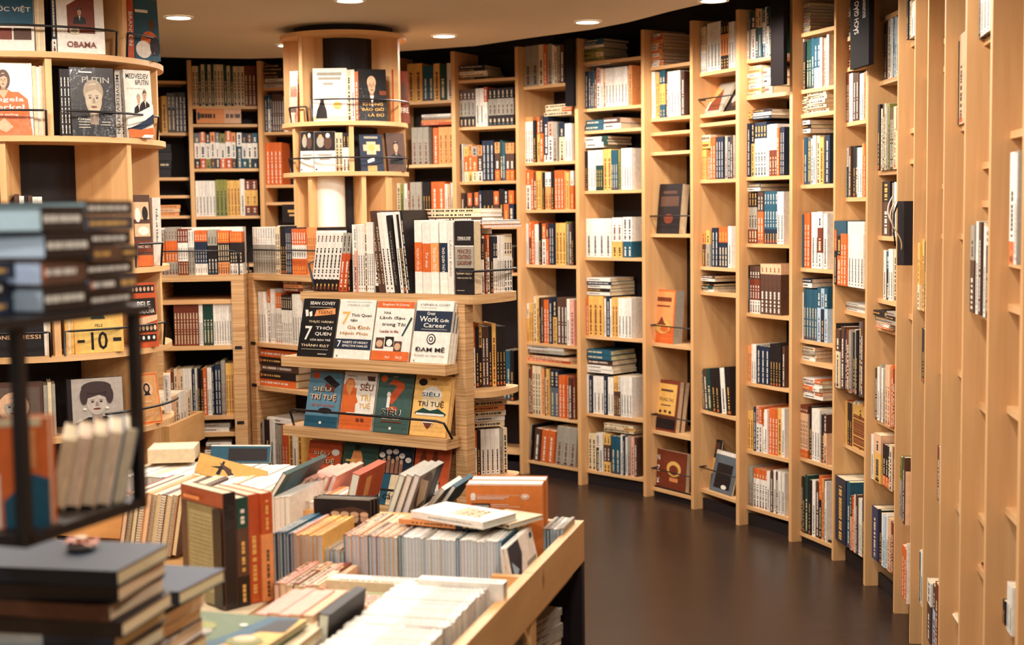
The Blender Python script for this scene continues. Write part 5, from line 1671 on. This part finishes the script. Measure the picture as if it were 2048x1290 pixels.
# near stacks of hardcovers
c0 = on_z(228, 1146, 1.04)
NS = frame((c0.x, c0.y, 0), e1 * .96 + e2 * .05)
toks = 'N K C M B K N K B/L K N K B'
z = .755
L = spread(toks)
for i, t in enumerate(L):
    th = (1.04 - .755) / len(L)
    A = NS @ T(-.27 + random.uniform(-.008, .008), random.uniform(-.006, .006), z + i * th) @ RZ(random.uniform(-2.5, 2.5)) @ T(0, 0, th) @ LAY
    add_book(A, th * .96, .155, .27, t, 'of the big near pile', f"{ordn(len(L) - i)} from top", noun='hardcover', pages='C', marks=i < 8)
c0 = on_z(340, 1178, .948)
NS2 = frame((c0.x, c0.y, 0), e1)
toks = 'N C B N W K C B B'
L = spread(toks)
for i, t in enumerate(L):
    th = (.948 - .755) / len(L)
    A = NS2 @ T(-.20 + random.uniform(-.01, .01) + (0.012 if i == len(L) - 1 else -.012), random.uniform(-.006, .006), .755 + i * th) @ RZ(random.uniform(-3, 3)) @ T(0, 0, th) @ LAY
    add_book(A, th * .96, .14, .20, t, 'of the smaller near pile beside the big one', f"{ordn(len(L) - i)} from top", noun='hardcover', pages='C')
mb = MB()
mb.box(-1.3, .25, -.65, .3, .70, .754, mat='honey')
nt_ = mb.build('side_table', Mx=frame((NS.translation.x, NS.translation.y + .15, 0), e1))
nt_.name = 'riser_board'
tag(nt_, 'raised wooden board carrying the near hardcover piles', 'riser')

# ================================================================== black wire stand, very near
PN, PF = Vector((-.543, 1.546, 0)), Vector((-.469, 1.75, 0))
SF = frame((PN.x, PN.y, 0), PF - PN)
SL = (PF - PN).length
sd = empty('wire_stand', 'black metal stand with open frame carrying glossy black book piles', 'display stand', SF)
DPT = .30
ZB, ZD = 1.141, 1.385


def sch(name, *bx):
    mb = MB()
    mb.box(*bx, mat='metal')
    return mb.build(name, parent=sd)


r_ = .0065
for x in (0, SL):
    for y in (0, DPT):
        sch('post', x - r_, x + r_, y - r_, y + r_, .755 if y else ZB - r_, ZD)
for z in (ZB,):
    sch('lower_rail', 0, SL, -r_, r_, z - r_, z + r_)
    sch('lower_rail', 0, SL, DPT - r_, DPT + r_, z - r_, z + r_)
    sch('lower_rail', -r_, r_, 0, DPT, z - r_, z + r_)
    sch('lower_rail', SL - r_, SL + r_, 0, DPT, z - r_, z + r_)
sch('lower_plate', 0, SL, 0, DPT, ZB - .004, ZB)
sch('deck', -.07, SL + .02, -.012, DPT, ZD - .006, ZD + .004)
z0 = ZD + .0045
stack(SF, .137, .235, z0, z0 + .128, 'K! B/K! K! K/N! K! B! K!', 'of the far pile on the black stand', d=.16, noun='hardcover', pages='L')
stack(SF, .05, .134, z0, z0 + .122, 'K! N! K! K!', 'of the middle pile on the black stand', d=.16, noun='hardcover', pages='L')
stack(SF, -.065, .043, z0, z0 + .06, 'B! K! B!', 'of the nearest pile on the black stand', d=.16, noun='hardcover', pages='L', y=.03)
# books in the lower basket: pages outwards, leaning
a = on_y(98, 1030, 1.70)
KF = frame((a.x, a.y, ZB + .001), (1, .28))
L = ['C', 'C', 'S', 'W', 'M']
for i, t in enumerate(L):
    A = KF @ T(.018 * i, 0, 0) @ T(.017, 0, 0) @ RY(12) @ T(-.017, 0, 0) @ T(.017, .13, 0) @ RZ(180)
    add_book(A, .0165, .13, .088 + .002 * i, t, ['cream paperback nearest the orange one', 'second cream paperback', 'tan paperback', 'white paperback', 'slate-covered paperback'][i] + ' leaning inside the black stand, pages outward', None, noun='hardcover', pages='C')
a = on_y(-30, 1070, 1.6)
face_book('book', 'orange and teal book standing inside the near black stand', .075, .128, .03, 'O', [('r', .0, .0, .25, .5, 'W'), ('p', [(.3, 0), (1, 0), (1, .45), (.75, .5), (.3, .25)], 'T'), ('r', .5, .55, .8, .9, 'o'), ('r', 0, .93, .9, 1, 'C')], frame((a.x, a.y, ZB + .001), (1, .1)), pages='S')
a = on_y(58, 1096, 1.75)
mb = MB()
n = 10
for k in range(7):
    an = 2 * math.pi * k / 7
    c_ = Vector((.014 * math.cos(an), .014 * math.sin(an), 0))
    mb.poly([c_ + Vector((.011 * math.cos(t), .011 * math.sin(t), .004 * math.sin(t * 2 + k) + .004)) for t in [2 * math.pi * j / n for j in range(n)]], colr('P'), 'print')
mb.poly([Vector((.009 * math.cos(t), .009 * math.sin(t), .01)) for t in [2 * math.pi * j / n for j in range(n)]], colr('C'), 'print')
mb.prism([(.02 * math.cos(2 * math.pi * j / 16), .02 * math.sin(2 * math.pi * j / 16)) for j in range(16)], -.004, .002, colr('W'), 'print')
tag(mb.build('paper_flower', Mx=T(-.60, 1.93, 1.047)), 'small pink and white paper flower on the big near pile', 'ornament')
flush_books()
